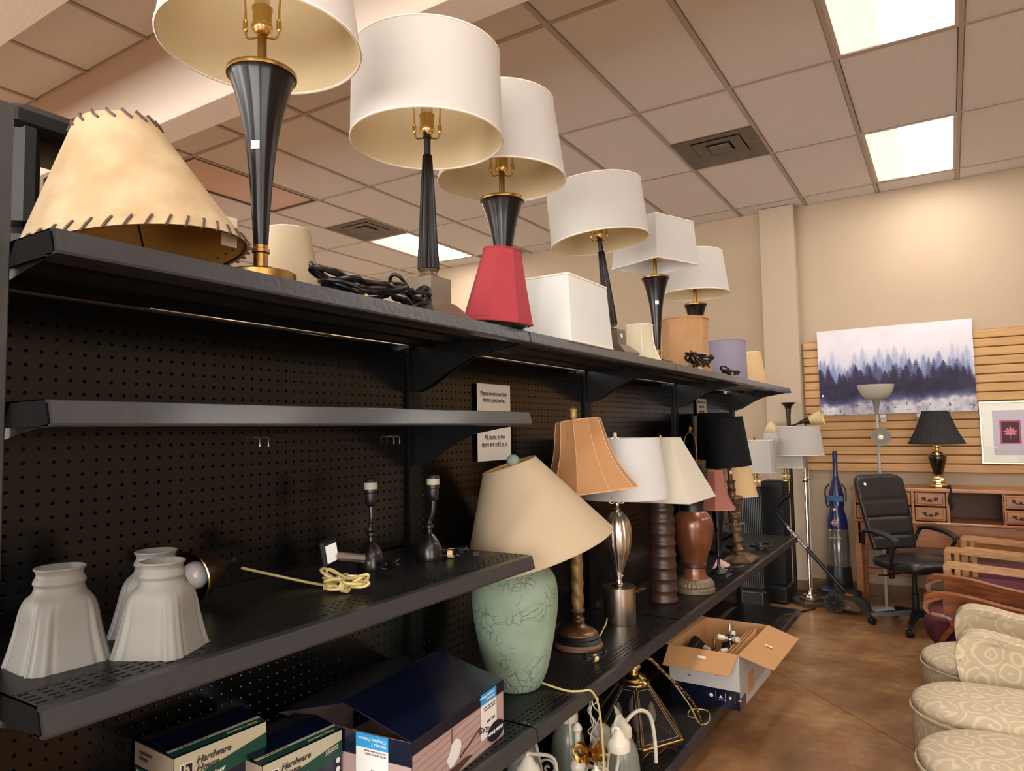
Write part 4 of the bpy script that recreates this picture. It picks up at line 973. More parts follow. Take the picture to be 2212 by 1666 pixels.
for k in range(4):
    a = .5+k*PI/2; x, y = .07*math.cos(a), .07*math.sin(a)
    MB().lathe([(.012,.03),(.0125,.075)], 16, (x, y, 0)).build('candle_sleeve', pbrass, t)
    MB().lathe(smooth_prof([(.009,.075),(.017,.095),(.019,.115),(.013,.145),(.003,.165)], 4), 20, (x, y, 0)).build('flame_bulb', mat('frosted_bulb', (196,186,176), .4) if 'frosted_bulb' not in MATS else MATS['frosted_bulb'], t)
MB().lathe([(.006,.02),(.006,.25)], 10).build('stem', brass, t)
MB().lathe(smooth_prof([(.064,.243),(.066,.252),(.05,.262),(.052,.27),(.036,.28),(.024,.288),(.014,.292),(.026,.302),(.029,.315),(.02,.328),(.009,.334),(.012,.342),(.004,.348)], 3), 36).build('brass_cap', pbrass, t)
MB().box(.068, .02, .205, .0688, .035, .222, Matrix.Rotation(.5, 4, 'Z')).build('price_sticker', stickerm, t, False)
chain = catmull([(.01,0,.345),(.05,.05,.34),(.10,.10,.27),(.16,.17,.18),(.19,.24,.09),(.20,.27,.02)], 6)
i = 0
while i < len(chain)-1:
    a, b = chain[i], chain[i+1]; d_ = (b-a).normalized(); s_ = d_.cross(Vector((0,1,0) if (i % 2) else (1,0,.2))).normalized()
    cc = (a+b)/2; hl = .013
    MB().tube([cc+d_*hl*math.cos(k*PI/6)+s_*.0065*math.sin(k*PI/6) for k in range(12)], .0017, 5, True).build('chain_link', brass, t)
    i += 1
MB().tube(catmull([(.01,.0,.345),(.045,.07,.33),(.11,.12,.25),(.17,.20,.12),(.19,.27,.02),(.21,.34,.005),(.17,.46,.004),(.10,.44,.004),(.11,.36,.004),(.15,.34,.01)], 8), .0028, 7).build('cord', goldc, t)

# ---------------------------------------------------------------- open carton with fixtures
t = thing('open_carton', (.52,3.37,ZB), 'open brown-flapped carton, white and navy outside, full of dark light fixtures', 'box', -.02)
W_, D_, H_ = .34, .58, .255
m = MB(); T_ = .005
m.m = 0
for b in ((-T_,0,0,0,D_,H_),(-W_,0,0,-W_+T_,D_,H_),(-W_,0,0,0,T_,H_),(-W_,D_-T_,0,0,D_,H_),(-W_,0,0,0,D_,T_)): m.box(*b)
m.build('carton_walls', kraft, t, False)
m = MB(); m.box(-W_, -.0006, .085, 0, 0, H_-.002); m.box(0, 0, .0, .0006, D_, H_-.002); m.build('white_print_face', mat('white_box_print', (186,182,180), .55, var=.08, vscale=4), t, False)
m = MB(); m.box(-W_, -.0009, 0, 0, 0, .085); m.box(.0, 0, 0, .0009, .10, .055); m.build('navy_print_band', navy, t, False)
def flap(a, b, out, ln, drop, name='flap'):
    a, b = Vector(a), Vector(b); o_ = Vector(out)*ln+Vector((0,0,-drop)); nn = (b-a).cross(o_).normalized()*.004
    ins = (b-a).normalized()*.012
    return MB().hexa([a, b, b+o_-ins, a+o_+ins, a+nn, b+nn, b+o_-ins+nn, a+o_+ins+nn]).build(name, kraft, t, False)
flap((-W_,0,H_), (0,0,H_), (0,-1,0), .12, .062)
flap((0,0,H_), (0,D_,H_), (1,0,0), .155, .045)
flap((-W_,D_,H_), (-W_,0,H_), (-1,0,0), .12, -.03)
flap((0,D_,H_), (-W_,D_,H_), (0,1,0), .14, .05)
for cx, cy, cz, M in ((-.16,-.05,H_-.022,Matrix.Rotation(.46,4,'X')), (.075,.26,H_-.017,Matrix.Rotation(.28,4,'Y'))):
    MB().box(-.02,-.006,.001,.02,.008,.002, Matrix.Translation((cx,cy,cz)) @ M).build('price_sticker', stickerm, t, False)
for k in range(3): MB().hexa([(-.05-.022*k,.03+.02*k,.02),(-.046-.022*k,.03+.02*k,.02),(-.046-.022*k,.42,.02),(-.05-.022*k,.42,.02),(-.05-.022*k,.03+.02*k,H_-.03),(-.046-.022*k,.03+.02*k,H_-.03),(-.02-.022*k,.42,H_+.02-.01*k),(-.024-.022*k,.42,H_+.02-.01*k)]).build('divider', kraft, t, False)
q = MB()
for k in range(4):
    cx = -.135+.045*k-.0; q.m = 0
    if k == 0: q.lathe([(.001,0),(.009,0),(.009,.0005),(.001,.0005)], 24, M=Matrix.Translation((cx,-.0014,.05)) @ Matrix.Rotation(PI/2, 4, 'X'))
    else:
        P = [[(-.010,0),(.010,0),(.004,.006),(0,.012),(-.004,.006)], [(-.004,0),(.004,0),(.006,.014),(-.006,.014)], [(-.010,0),(.010,0),(.003,.004),(-.003,.004)]][k-1]
        q.loft([[(cx+a, -.0014+y, .044+b) for a, b in P] for y in (0, .0005)])
        q.box(cx-.024, -.0014, .03, cx-.0232, -.0009, .07)
text('IP65  NO FROST', .005, (-.10,-.0015,.034), (1,0,0), (0,0,1), wprint, t)
q.build('printed_icons', wprint, t, False)
text('CE', .012, (-.115,-.0012,.145), (1,0,0), (0,0,1), inkm, t); text('G4', .014, (-.25,-.0012,.12), (1,0,0), (0,0,1), inkm, t, bold=.0005)
MB().box(-.25,-.001,.15,-.20,-.0007,.152).build('printed_line', inkm, t, False)
MB().bbox(.0, .14, .03, .0012, .25, .13, .0004).build('side_label', kraft, t, False)
for k, (x, y, z, s_) in enumerate(((-.15,.13,.06,1.0),(-.11,.27,.10,1.15))):
    f = thing('light_fixture', (.52+x, 3.37+y, ZB+z), ['black fixture with coppery centre standing in the open carton, nearer the front', 'black cylindrical fixture standing in the open carton, farther back'][k], 'light fixture', .4+k)
    MB().lathe([(.05,0),(.05,.02),(.045,.10),(.042,.12),(.02,.125)], 28).build('canopy', [mat('coppery_black', (70,46,40), .3, .6), blackt][k], f)
    MB().lathe([(.012,.12),(.016,.14),(.013,.15),(.02,.158),(.02,.163),(.005,.168),(.005,.22),(.001,.225)], 20).build('stem', chrome if k else brass, f)
    for a in (.2, 2.3, 4.2):
        M = Matrix.Translation((0,0,.145)) @ Matrix.Rotation(a, 4, 'Z') @ Matrix.Rotation(PI/2-.2, 4, 'Y')
        MB().lathe([(.006,.01),(.006,.03),(.013,.032),(.014,.065),(.011,.066),(.010,.05)], 18, M=M).build('socket', wmet, f)
for k in range(3):
    f = thing('curved_shade_panel', (.52-.29+.028*k, 3.37+.06+.03*k, ZB+.03), ['outermost dark curved panel leaning in the open carton', 'middle dark curved panel leaning in the open carton', 'inner dark curved panel with a pale edge in the open carton'][k], 'panel')
    m = MB(); rr = .17-.02*k
    m.loft([[(0,.0+rr*(1-math.cos(a)), rr*1.25*math.sin(a)), (.003,rr*(1-math.cos(a)), rr*1.25*math.sin(a)), (.03,rr*(1-math.cos(a)), rr*1.25*math.sin(a)-.02), (.027,rr*(1-math.cos(a)), rr*1.25*math.sin(a)-.022)] for a in [PI*j/18 for j in range(19)]])
    m.build('panel_body', [blackm, blackm, brass][k] if k < 2 else mat('bronze_edge', (72,58,44), .5), f)
# ---------------------------------------------------------------- picture and canvas on the slatwall
def canvas_mesh(nx, nz, W_, H_):
    rs = np.random.RandomState(4)
    u_ = (np.arange(nx+1)/nx)[None, :].repeat(nz+1, 0); v_ = (np.arange(nz+1)/nz)[:, None].repeat(nx+1, 1)   # v down
    def noise(f, seed):
        r = np.random.RandomState(seed); g = r.rand(int(f*1.6)+3, int(f*2.6)+3)
        x = u_*f*2.2; y = v_*f*1.2; xi = x.astype(int); yi = y.astype(int); fx = x-xi; fy = y-yi; fx = fx*fx*(3-2*fx); fy = fy*fy*(3-2*fy)
        return (g[yi, xi]*(1-fx)+g[yi, xi+1]*fx)*(1-fy)+(g[yi+1, xi]*(1-fx)+g[yi+1, xi+1]*fx)*fy
    N = lambda f, s_: (noise(f, s_)*.5+noise(f*2, s_+1)*.3+noise(f*4, s_+2)*.2)
    paper_ = np.array([.86,.84,.87]); img = np.ones((nz+1, nx+1, 3))*paper_
    img -= (N(4, 3)[..., None]-.5)*.06
    def trees(n_, top, spread, wk, base, seed, sharp):
        r = np.random.RandomState(seed); M = np.zeros_like(u_)
        cs = (np.arange(n_)+r.rand(n_)*.9)/n_
        for c_ in cs:
            t0 = top+spread*(r.rand()**1.3); k = wk*(.7+.6*r.rand()); vv = v_-t0
            zig = 1-.55*((vv*(34+8*r.rand())) % 1.0)
            w_ = k*np.clip(vv, 0, None)**.8*zig+.0015
            m_ = np.clip((w_-np.abs(u_-c_))*sharp+.3, 0, 1)*(vv > 0)
            M = np.maximum(M, m_)
        return M
    mist = np.clip((v_-.24)/.15, 0, 1)*np.clip(1.1-(N(7, 20)*.9), 0, 1)
    img = img*(1-.35*mist[..., None])+np.array([.62,.68,.82])*.35*mist[..., None]
    for n_, top, sp_, wk, col_, seed, sh, op in ((20,.22,.22,.16,(.50,.57,.74),1,60,.5),(24,.32,.18,.17,(.36,.42,.62),2,80,.62),(24,.38,.17,.19,(.22,.22,.38),3,110,.8),(26,.43,.16,.20,(.13,.10,.20),5,140,.92)):
        M = trees(n_, top, sp_, wk, .9, seed, sh)*op*(.55+.6*N(9, seed+30))
        M = np.clip(M, 0, 1)[..., None]; img = img*(1-M)+np.array(col_)*M
    dark = np.clip((v_-.60)/.07, 0, 1)[..., None]*.9; cdark = np.array([.15,.12,.23])+(N(10, 60)[..., None]-.45)*.16
    img = img*(1-dark)+cdark*dark
    edge = .84+.10*(N(5, 70)-.5)-.05*u_
    m_ = np.clip((v_-edge)*14, 0, 1)*np.clip(.35+1.1*N(6, 71), 0, 1); m_ = m_[..., None]
    img = img*(1-m_)+np.array([.82,.82,.86])*m_
    md = np.clip(1-np.abs(v_-edge)*16, 0, 1)[..., None]*.5*N(8, 90)[..., None]*1.6; img = img*(1-md)+np.array([.36,.42,.64])*md
    sp = (N(26, 80) > .72)*(v_ > .86); img[sp] = (.34,.30,.40)
    img = np.clip(img, .03, 1)
    lin = np.where(img <= .04045, img/12.92, ((img+.055)/1.055)**2.4)
    me = bpy.data.meshes.new('painted_canvas')
    V = np.stack([u_*W_, np.zeros_like(u_), (1-v_)*H_], -1).reshape(-1, 3)
    idx = np.arange((nz+1)*(nx+1)).reshape(nz+1, nx+1)
    F = np.stack([idx[:-1,:-1], idx[1:,:-1], idx[1:,1:], idx[:-1,1:]], -1).reshape(-1, 4)
    me.from_pydata(V.tolist(), [], F.tolist())
    ca = me.color_attributes.new('paint', 'FLOAT_COLOR', 'POINT')
    ca.data.foreach_set('color', np.concatenate([lin.reshape(-1, 3), np.ones((V.shape[0], 1))], 1).astype(np.float32).ravel())
    return me
pm = mat('watercolour_print', (230,230,235), .7, bump=.05, bscale=300)
nt = pm.node_tree; at_ = nt.nodes.new('ShaderNodeAttribute'); at_.attribute_name = 'paint'; nt.links.new(at_.outputs['Color'], nt.nodes['Principled BSDF'].inputs['Base Color'])
t = thing('canvas_painting', (.413,6.905,1.592), 'wide canvas of misty blue pine forest hung on the slatwall', 'painting')
t.rotation_euler = (0, -.006, 0)
MB().box(0, 0, 0, 1.196, .032, .772).build('stretcher', mat('canvas_edge', (226,222,220), .8), t, False)
me = canvas_mesh(330, 212, 1.196, .772); me.materials.append(pm); o = bpy.data.objects.new('painted_face', me); COL.objects.link(o); o.parent = t; o.location = (0, -.001, 0)
MB().box(.02, -.0022, .17, .035, -.0016, .187).build('price_sticker', stickerm, t, False)
plast = mat('clear_grey_plastic', (196,196,192), .3)
for x in (.48, .76):
    t = thing('slatwall_bracket', (.413+x,6.9,1.555), ['pale bracket under the canvas, directly above the white torchiere pole', 'pale bracket under the canvas, just left of the black lampshade'][x > .5], 'bracket')
    m = MB(); m.box(0, 0, 0, .045, .042, .004); m.box(0, 0, 0, .045, .003, .034); m.box(0, .038, -.03, .045, .042, .03); m.build('bracket_body', plast, t, False)
t = thing('framed_picture', (1.618,6.925,1.162), 'gold-framed picture with pressed pink leaves, cut by the right edge', 'picture')
t.rotation_euler = (0, .0, 0)
FW, FH = .86, .513
m = MB()
for b in ((0,-.012,0,FW,.012,.014),(0,-.012,FH-.014,FW,.012,FH),(0,-.012,.014,.014,.012,FH-.014),(FW-.014,-.012,.014,FW,.012,FH-.014)): m.bbox(*b, b=.003)
m.build('gold_frame', pbrass, t, False)
MB().box(.014, -.004, .014, FW-.014, .008, FH-.014).build('outer_mat', mat('sage_mat', (188,184,160), .35, coat=.6), t, False)
MB().box(.088, -.006, .075, FW-.088, -.004, FH-.075).build('mauve_mat', mat('mauve_mat', (136,112,132), .4, coat=.5), t, False)
leafp = mat('pressed_leaf', (214,128,132), .6, var=.2, vscale=40)
for k in range(3):
    cx = .088+.055+.115+ (k*.225) - .055
    MB().box(cx-.07, -.007, .165, cx+.07, -.0062, .355).build('pink_fillet', mat('pink_fillet', (178,72,96), .5) if 'pink_fillet' not in MATS else MATS['pink_fillet'], t, False)
    MB().box(cx-.058, -.0078, .175, cx+.058, -.0071, .345).build('maroon_window', mat('maroon_ground', (66,26,44), .6) if 'maroon_ground' not in MATS else MATS['maroon_ground'], t, False)
    P = []
    for j, (a, r) in enumerate(((-90,.02),(-60,.025),(-20,.045),(0,.028),(15,.052),(35,.026),(55,.05),(72,.026),(90,.062),(108,.026),(125,.05),(145,.026),(165,.052),(180,.028),(200,.045),(240,.025))):
        P.append((cx+r*math.cos(math.radians(a)), .258+r*math.sin(math.radians(a))))
    MB().loft([[(x, y, z) for x, z in P[::-1]] for y in (-.0079, -.0085)]).box(cx-.0015, -.0085, .20, cx+.0015, -.0079, .245).build('pressed_leaf', leafp, t, False)
MB().box(.25, -.0098, .045, .45, -.0090, .078, Matrix.Rotation(.06, 4, 'Y')).build('price_slip', paper, t, False)
m = MB().tube([(.0,-.016,.135),(.11,-.016,.135),(.112,-.016,.08)], .0025, 6); m.build('wire_hook', stickerm, t)

# ---------------------------------------------------------------- oak desk with low hutch
t = thing('oak_desk', (.69,6.50,0), 'orange oak writing desk with low drawer hutch against the slatwall', 'desk')
DW = 1.75
MB().bbox(-.015, -.015, .955, DW+.015, .43, .985, .006).build('hutch_top', cherry, t, False)
MB().bbox(0.0, -.03, .70, DW, .44, .722, .005).build('desktop', cherry, t, False)
m = MB()
for x in (.0, .445-.02, .665, 1.03, 1.25, DW-.02): m.box(x, .0, .722, x+.02, .42, .955)
m.build('hutch_divider', cherry, t, False)
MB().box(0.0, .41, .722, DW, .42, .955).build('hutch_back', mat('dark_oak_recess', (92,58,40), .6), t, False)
def drawer(x0, x1, z0, z1):
    d = MB(); d.bbox(x0+.004, -.012, z0+.004, x1-.004, .02, z1-.004, .006); d.bbox(x0+.02, -.018, z0+.018, x1-.02, -.011, z1-.018, .005); d = d.build('drawer', cherry, t, False)
    cx, cz = (x0+x1)/2, (z0+z1)/2
    h = MB(); h.tube(catmull([(cx-.04,-.02,cz+.004),(cx-.03,-.038,cz-.006),(cx,-.04,cz-.014),(cx+.03,-.038,cz-.006),(cx+.04,-.02,cz+.004)], 4), .0035, 6)
    h.bbox(cx-.055, -.022, cz-.004, cx-.028, -.017, cz+.016, .002); h.bbox(cx+.028, -.022, cz-.004, cx+.055, -.017, cz+.016, .002); h.bbox(cx-.012, -.022, cz-.010, cx+.012, -.017, cz+.004, .002)
    h.build('handle', mat('dark_pull', (42,36,32), .4, .6) if 'dark_pull' not in MATS else MATS['dark_pull'], d)
for x0, x1 in ((.445,.665),(1.03,1.25),(.02,.425)):
    drawer(x0, x1, .842, .955); drawer(x0, x1, .724, .840)
drawer(1.27, DW-.02, .842, .955); drawer(1.27, DW-.02, .724, .840)
MB().box(0.03, .0, .52, DW-.03, .018, .70).build('apron', cherry, t, False)
MB().box(0.03, .41, .40, DW-.03, .425, .70).build('back_apron', cherry, t, False)
for x in (.0, DW-.05):
    for y in (.0, .38): MB().bbox(x, y, 0, x+.05, y+.05, .70, .004).build('leg', cherry, t, False)
MB().bbox(0.02, .385, .20, DW-.02, .415, .25, .004).build('stretcher', cherry, t, False)
MB().bbox(0.0, .05, .50, .03, .38, .70, .003).build('side_panel', cherry, t, False)
MB().lathe(smooth_prof([(.02,.0),(.028,.04),(.02,.07),(.034,.12),(.036,.2),(.022,.25),(.03,.28),(.026,.40),(.04,.42),(.04,.5)], 3), 20, (.24,.25,.2)).build('turned_post', mat('dark_cherry_leg', (74,30,24), .35), t)
t = thing('table_lamp', (1.31,6.66,.985), 'black ginger-jar lamp with brass fittings and black pleated shade on the desk', 'lamp')
MB().lathe(smooth_prof([(.062,0),(.068,.006),(.066,.02),(.05,.03),(.052,.05),(.038,.075),(.034,.09)], 3), 10).build('brass_foot', pbrass, t, False)
MB().lathe([(.036,.088),(.038,.092),(.038,.10),(.034,.104)], 28).build('brass_ring', pbrass, t)
MB().lathe(smooth_prof([(.034,.104),(.042,.14),(.060,.20),(.066,.235),(.062,.256),(.045,.262)], 4), 40).build('jar', mat('black_ceramic', (10,10,12), .08, coat=1), t)
MB().lathe(smooth_prof([(.046,.26),(.05,.266),(.036,.28),(.014,.292),(.012,.31)], 3), 28).build('brass_lid', pbrass, t)
socket(t, .305, .60, None, finial=False)
shade(t, [(q*math.cos(2*PI*k/120), q*math.sin(2*PI*k/120)) for k, q in [(k, 1-.02*(k % 2)) for k in range(120)]], .205, .095, .355, .262, mat('black_pleat', (18,18,20), .7), blsi, blsh, curve=lambda q: -.06*math.sin(PI*q))
P = [(.06,-.05,.01),(.075,-.14,.02),(.08,-.17,-.02),(.07,-.19,-.10),(.085,-.19,-.14),(.065,-.185,-.06),(.08,-.19,-.16)]
MB().tube(catmull(P, 5), .011, 8).build('cord_bundle', cordm, t)

# ---------------------------------------------------------------- torchieres and floor lamps
wplas = mat('grey_white_metal', (176,176,170), .4); fg = mat('frosted_white_shade', (206,202,190), .5, trans=.3)
t = thing('floor_lamp', (.905,6.44,0), 'white torchiere floor lamp with dished shade and small reading cone', 'lamp')
MB().lathe([(.115,0),(.12,.004),(.115,.012),(.03,.022),(.012,.03)], 36).build('base', wplas, t)
MB().lathe([(.0115,.02),(.0115,1.66)], 16).build('pole', wplas, t)
MB().lathe([(.012,1.58),(.016,1.62),(.030,1.70),(.034,1.715)], 24).build('bowl_holder', mat('lamp_grey', (128,126,122), .4), t)
MB().lathe(smooth_prof([(.02,1.705),(.07,1.715),(.11,1.75),(.132,1.80),(.138,1.828)], 5), 48, caps=False).lathe([(.135,1.828),(.128,1.80),(.106,1.752),(.068,1.72),(.02,1.71)], 48, caps=False).build('bowl_shade', fg, t)
Mc = Matrix.Translation((.012,-.03,1.385)) @ Matrix.Rotation(.2, 4, 'Z') @ Matrix.Rotation(math.radians(80), 4, 'X')
MB().lathe([(.074,.10),(.060,.04),(.03,.0),(.012,-.02)], 40, caps=False, M=Mc).lathe([(.072,.10),(.057,.04),(.027,.0),(.010,-.015)], 40, caps=False, M=Mc).build('reading_shade', fg, t)
MB().lathe([(.012,.02),(.022,.04),(.026,.065),(.018,.085),(.006,.09)], 20, M=Mc).build('spiral_bulb', mat('cfl_white', (232,226,210), .3), t)
MB().tube([(.0,0,1.40),(.012,.01,1.39)], .008, 8).build('arm', wplas, t)
t = thing('floor_lamp', (.34,6.40,0), 'chrome floor lamp with scalloped white drum shade and square stepped base', 'lamp')
Mq = Matrix.Rotation(.75, 4, 'Z')
MB().bbox(-.135, -.135, 0, .135, .135, .035, .004, Mq).build('square_base', mat('woven_bronze_base', (92,80,66), .4, .5, bump=.5, bscale=90), t, False)
MB().lathe([(.085,.035),(.088,.04),(.088,.055),(.06,.062),(.058,.075),(.03,.08),(.024,.12),(.014,.13)], 36).build('stepped_foot', nickel, t)
MB().lathe([(.013,.12),(.013,.85),(.010,.86),(.010,1.32)], 18).build('pole', chrome, t)
MB().lathe([(.018,1.02),(.021,1.025),(.021,1.06),(.018,1.065)], 18).tube([(0,0,1.045),(.045,0,1.045)], .004, 6).build('height_clamp', chrome, t)
MB().tube([(.025,.01,1.27),(.025,.01,.9),(.02,.0,.3),(.016,0,.1)], .0025, 6).build('pull_cord', wmet, t)
socket(t, 1.27, 1.49, None, finial=True)
scal = [((1-.035*abs(math.sin(3*2*PI*k/72)))*math.cos(2*PI*k/72), (1-.035*abs(math.sin(3*2*PI*k/72)))*math.sin(2*PI*k/72)) for k in range(72)]
shade(t, scal, .205, .178, 1.252, .245, white_o, white_i, trimw, M=Matrix.Translation((-.045,0,0)), trim=.004)
t = thing('floor_lamp', (.17,6.70,0), 'black torchiere pole lamp with flared cup and side arms, behind the white shades', 'lamp')
MB().lathe([(.12,0),(.125,.006),(.11,.02),(.03,.03)], 30).build('base', blackt, t)
MB().lathe([(.015,.02),(.015,1.25),(.018,1.26),(.018,1.60),(.022,1.62),(.024,1.66)], 18).build('pole', blackt, t)
MB().lathe(smooth_prof([(.024,1.655),(.030,1.675),(.052,1.70),(.065,1.715)], 3), 28, caps=False).lathe([(.063,1.715),(.05,1.70),(.028,1.68),(.001,1.672)], 28, caps=False).build('flared_cup', blackt, t)
MB().tube([(0,0,1.50),(.03,0,1.505),(.10,.0,1.53)], .008, 8).build('arm', blackt, t)
Mc = Matrix.Translation((.09,0,1.53)) @ Matrix.Rotation(math.radians(76), 4, 'Y')
MB().lathe([(.012,0),(.016,.02),(.034,.085),(.036,.09)], 24, M=Mc).build('cone_cap', blackt, t)
MB().lathe([(.034,.088),(.07,.20)], 28, caps=False, M=Mc).lathe([(.068,.20),(.032,.088)], 28, caps=False, M=Mc).build('cone_shade', mat('cream_plastic_shade', (232,218,168), .5, trans=.3), t)
Mc = Matrix.Translation((-.09,0,1.44)) @ Matrix.Rotation(math.radians(-60), 4, 'Y')
MB().tube([(0,0,1.36),(-.09,0,1.44)], .008, 8).build('arm', blackt, t)
MB().lathe([(.034,0),(.07,.11)], 28, caps=False, M=Mc).build('cone_shade', MATS['cream_plastic_shade'], t)
# black towers and the two lamps on them
for (x0, y0, x1, y1, h, lab) in ((-.135,6.00,.055,6.19,1.0,'ribbed black tower heater just past the shelf end'), (.0,6.26,.185,6.50,1.03,'plain-sided black tower cabinet behind the ribbed one')):
    t = thing('black_tower', ((x0+x1)/2, (y0+y1)/2, 0), lab, 'tower')
    a, b = (x1-x0)/2, (y1-y0)/2
    MB().bbox(-a, -b, .16, a, b, h, .006).build('cabinet', blackm, t, False)
    MB().bbox(-a-.012, -b-.012, 0, a+.012, b+.012, .16, .02).build('plinth', blackt, t, False)
    MB().bbox(-a+.02, -b-.016, .03, a-.02, -b-.011, .13, .002).build('plinth_panel', blackm, t, False)
    if lab[0] == 'r':
        for k in range(13): MB().box(-a+.006+k*.0148, -b-.009, .18, -a+.012+k*.0148, -b, h-.02).build('rib', blackt, t, False)
        for k in range(12): MB().box(a, -b+.012+k*.0148, .18, a+.006, -b+.018+k*.0148, h-.02).build('rib', blackt, t, False)
for (x, y, z, sx_, sy_, lab, hh) in ((.0,6.10,1.0,.15,.085,'white rectangular-shade lamp standing on the ribbed black tower',.27), (.185,6.38,1.03,.165,.10,'white rectangular-shade lamp with clear ball base on the farther black tower',.295)):
    t = thing('table_lamp', (x, y, z), lab, 'lamp')
    MB().lathe([(.045,0),(.045,.006),(.015,.012)], 24).build('base', pbrass, t)
    MB().lathe(smooth_prof([(.012,.01),(.030,.02),(.038,.042),(.030,.064),(.012,.074)], 4), 24).build('glass_ball', mat('amber_clear_glass', (226,206,150), .05, glass=.9, coat=1) if 'amber_clear_glass' not in MATS else MATS['amber_clear_glass'], t)
    MB().lathe([(.012,.072),(.012,.12)], 14).build('neck', brass, t)
    socket(t, .10, .385, brass, finial=True)
    shade(t, [(q[0], q[1]*sy_/sx_) for q in o_square(.10)], sx_, sx_*.92, .115, hh, white_o, white_i, trimw, trim=.003)
t = thing('power_strip', (.16,5.80,.0), 'white plug and black cable on the floor at the tower foot', 'cable')
MB().tube(catmull([(.0,.0,.006),(.10,.08,.006),(.16,.05,.006),(.14,.20,.006),(.24,.42,.006)], 6), .006, 8).build('cable', cordm, t)
MB().bbox(.06, .10, .0, .12, .14, .035, .006).build('plug', wmet, t)
# ---------------------------------------------------------------- blue upright vacuum
vblue = mat('vacuum_blue', (14,34,86), .3, coat=.4); vsmoke = mat('smoky_clear_bin', (110,104,98), .15, glass=.4, coat=.6); vred = mat('vacuum_red', (150,36,34), .4)
t = thing('vacuum_cleaner', (.53,6.70,0), 'blue upright vacuum cleaner with clear dust bin against the wall', 'vacuum', rot=(-.03,0,-.1))
def ell(rx, ry, z, n=24, cy=0): return [(rx*math.cos(2*PI*k/n), cy+ry*math.sin(2*PI*k/n), z) for k in range(n)]
MB().loft([ell(.10,.10,.10), ell(.105,.10,.16), ell(.095,.09,.28)]).build('motor_housing', blackt, t)
MB().loft([ell(.088,.08,.28), ell(.092,.085,.34), ell(.088,.082,.58), ell(.08,.07,.60)]).build('dust_bin', vsmoke, t)
MB().lathe([(.055,.30),(.055,.44),(.03,.46)], 20).build('red_filter', vred, t)
MB().loft([ell(.082,.07,.595), ell(.086,.075,.63), ell(.076,.07,.70), ell(.055,.055,.77), ell(.052,.052,.80)]).build('blue_hood', vblue, t)
MB().loft([ell(.060,.05,.79,12), ell(.066,.05,.83,12), ell(.060,.045,.90,12), ell(.040,.035,.98,12), ell(.022,.022,1.05,12)]).build('upper_body', vblue, t)
MB().bbox(-.07, -.058, .835, .07, -.04, .885, .006).build('tool_holder', mat('steel_blue', (52,92,140), .35), t, False)
MB().loft([ell(.022,.022,1.04,12), ell(.019,.018,1.10,12), ell(.020,.018,1.26,12), ell(.016,.014,1.275,12)]).build('handle', vblue, t)
m = MB(); m.tube(catmull([(-.055,-.01,.98),(-.085,-.02,.93),(-.08,-.02,.82),(-.06,-.02,.78)], 6), .006, 8); m.tube(catmull([(.045,-.01,.99),(.08,-.02,.94),(.082,-.02,.84)], 6), .006, 8); m.build('hose', blackt, t)
q = MB(); q.lathe([(.001,0),(.028,0),(.028,.004),(.001,.005)], 28, M=Matrix.Translation((0,-.081,.655)) @ Matrix.Rotation(PI/2, 4, 'X')); q.build('round_badge', vred, t)
q = MB(); q.lathe([(.021,0),(.024,.0),(.024,.006),(.021,.006)], 28, M=Matrix.Translation((0,-.081,.655)) @ Matrix.Rotation(PI/2, 4, 'X'), caps=False); q.build('badge_ring', wprint, t)
text('HOOVER', .013, (0,-.088,.651), (1,0,0), (0,0,1), wprint, t, 'CENTER', bold=.0004)
text('WindTunnel', .018, (0,-.090,.52), (1,0,0), (0,0,1), wprint, t, 'CENTER', shear=.2)
MB().bbox(-.012,-.085,.755,.012,-.06,.78,.003).build('white_label', wprint, t, False)
MB().loft([[(x, y, 0) for x, y in ((-.16,-.30),(.16,-.30),(.17,-.05),(.10,.10),(-.10,.10),(-.17,-.05))], [(x*.98, y*.98, .06) for x, y in ((-.16,-.30),(.16,-.30),(.17,-.05),(.10,.10),(-.10,.10),(-.17,-.05))], [(x*.8, y*.8, .11) for x, y in ((-.16,-.26),(.16,-.26),(.17,-.05),(.10,.10),(-.10,.10),(-.17,-.05))]]).build('floor_head', blackt, t, False)
MB().bbox(-.09, -.25, .09, .06, -.12, .118, .006).build('blue_panel', vblue, t, False)
# ---------------------------------------------------------------- lawn edger
t = thing('lawn_edger', (.59,6.21,0), 'black and orange electric lawn edger with spoked wheel and angled handle shaft', 'edger', -.1)
grime = mat('dusty_black', (52,46,42), .7, bump=.3, bscale=60, var=.3, vscale=15)
def wheel(M, r, w_): 
    return MB().lathe([(r*.2,-w_*.6),(r*.55,-w_*.5),(r*.6,-w_*.2),(r*.78,-w_*.2),(r*.82,-w_*.5),(r*.97,-w_*.5),(r,-w_*.3),(r,w_*.3),(r*.97,w_*.5),(r*.82,w_*.5),(r*.2,w_*.5)], 32, M=M, mod=None)
MX = lambda x, y, z: Matrix.Translation((x,y,z)) @ Matrix.Rotation(PI/2, 4, 'X')
wheel(MX(-.03,-.03,.082), .082, .035).build('wheel', grime, t)
wheel(MX(-.03,.14,.082), .082, .035).build('wheel', grime, t)
m = MB()
for k in range(10): m.box(-.004, -.004, .02, .004, .006, .06, Matrix.Translation((-.03,-.052,.082)) @ Matrix.Rotation(k*PI/5, 4, 'Y'))
m.build('wheel_spokes', blackm, t, False)
MB().loft([[( .05+.15*math.cos(a)*s_+.02, y, .03+.13*math.sin(a)*s_) for a in [PI*k/14 for k in range(15)]] for y, s_ in ((-.03,.85),(-.01,1.0),(.06,1.0),(.08,.85))]).build('blade_guard', grime, t)
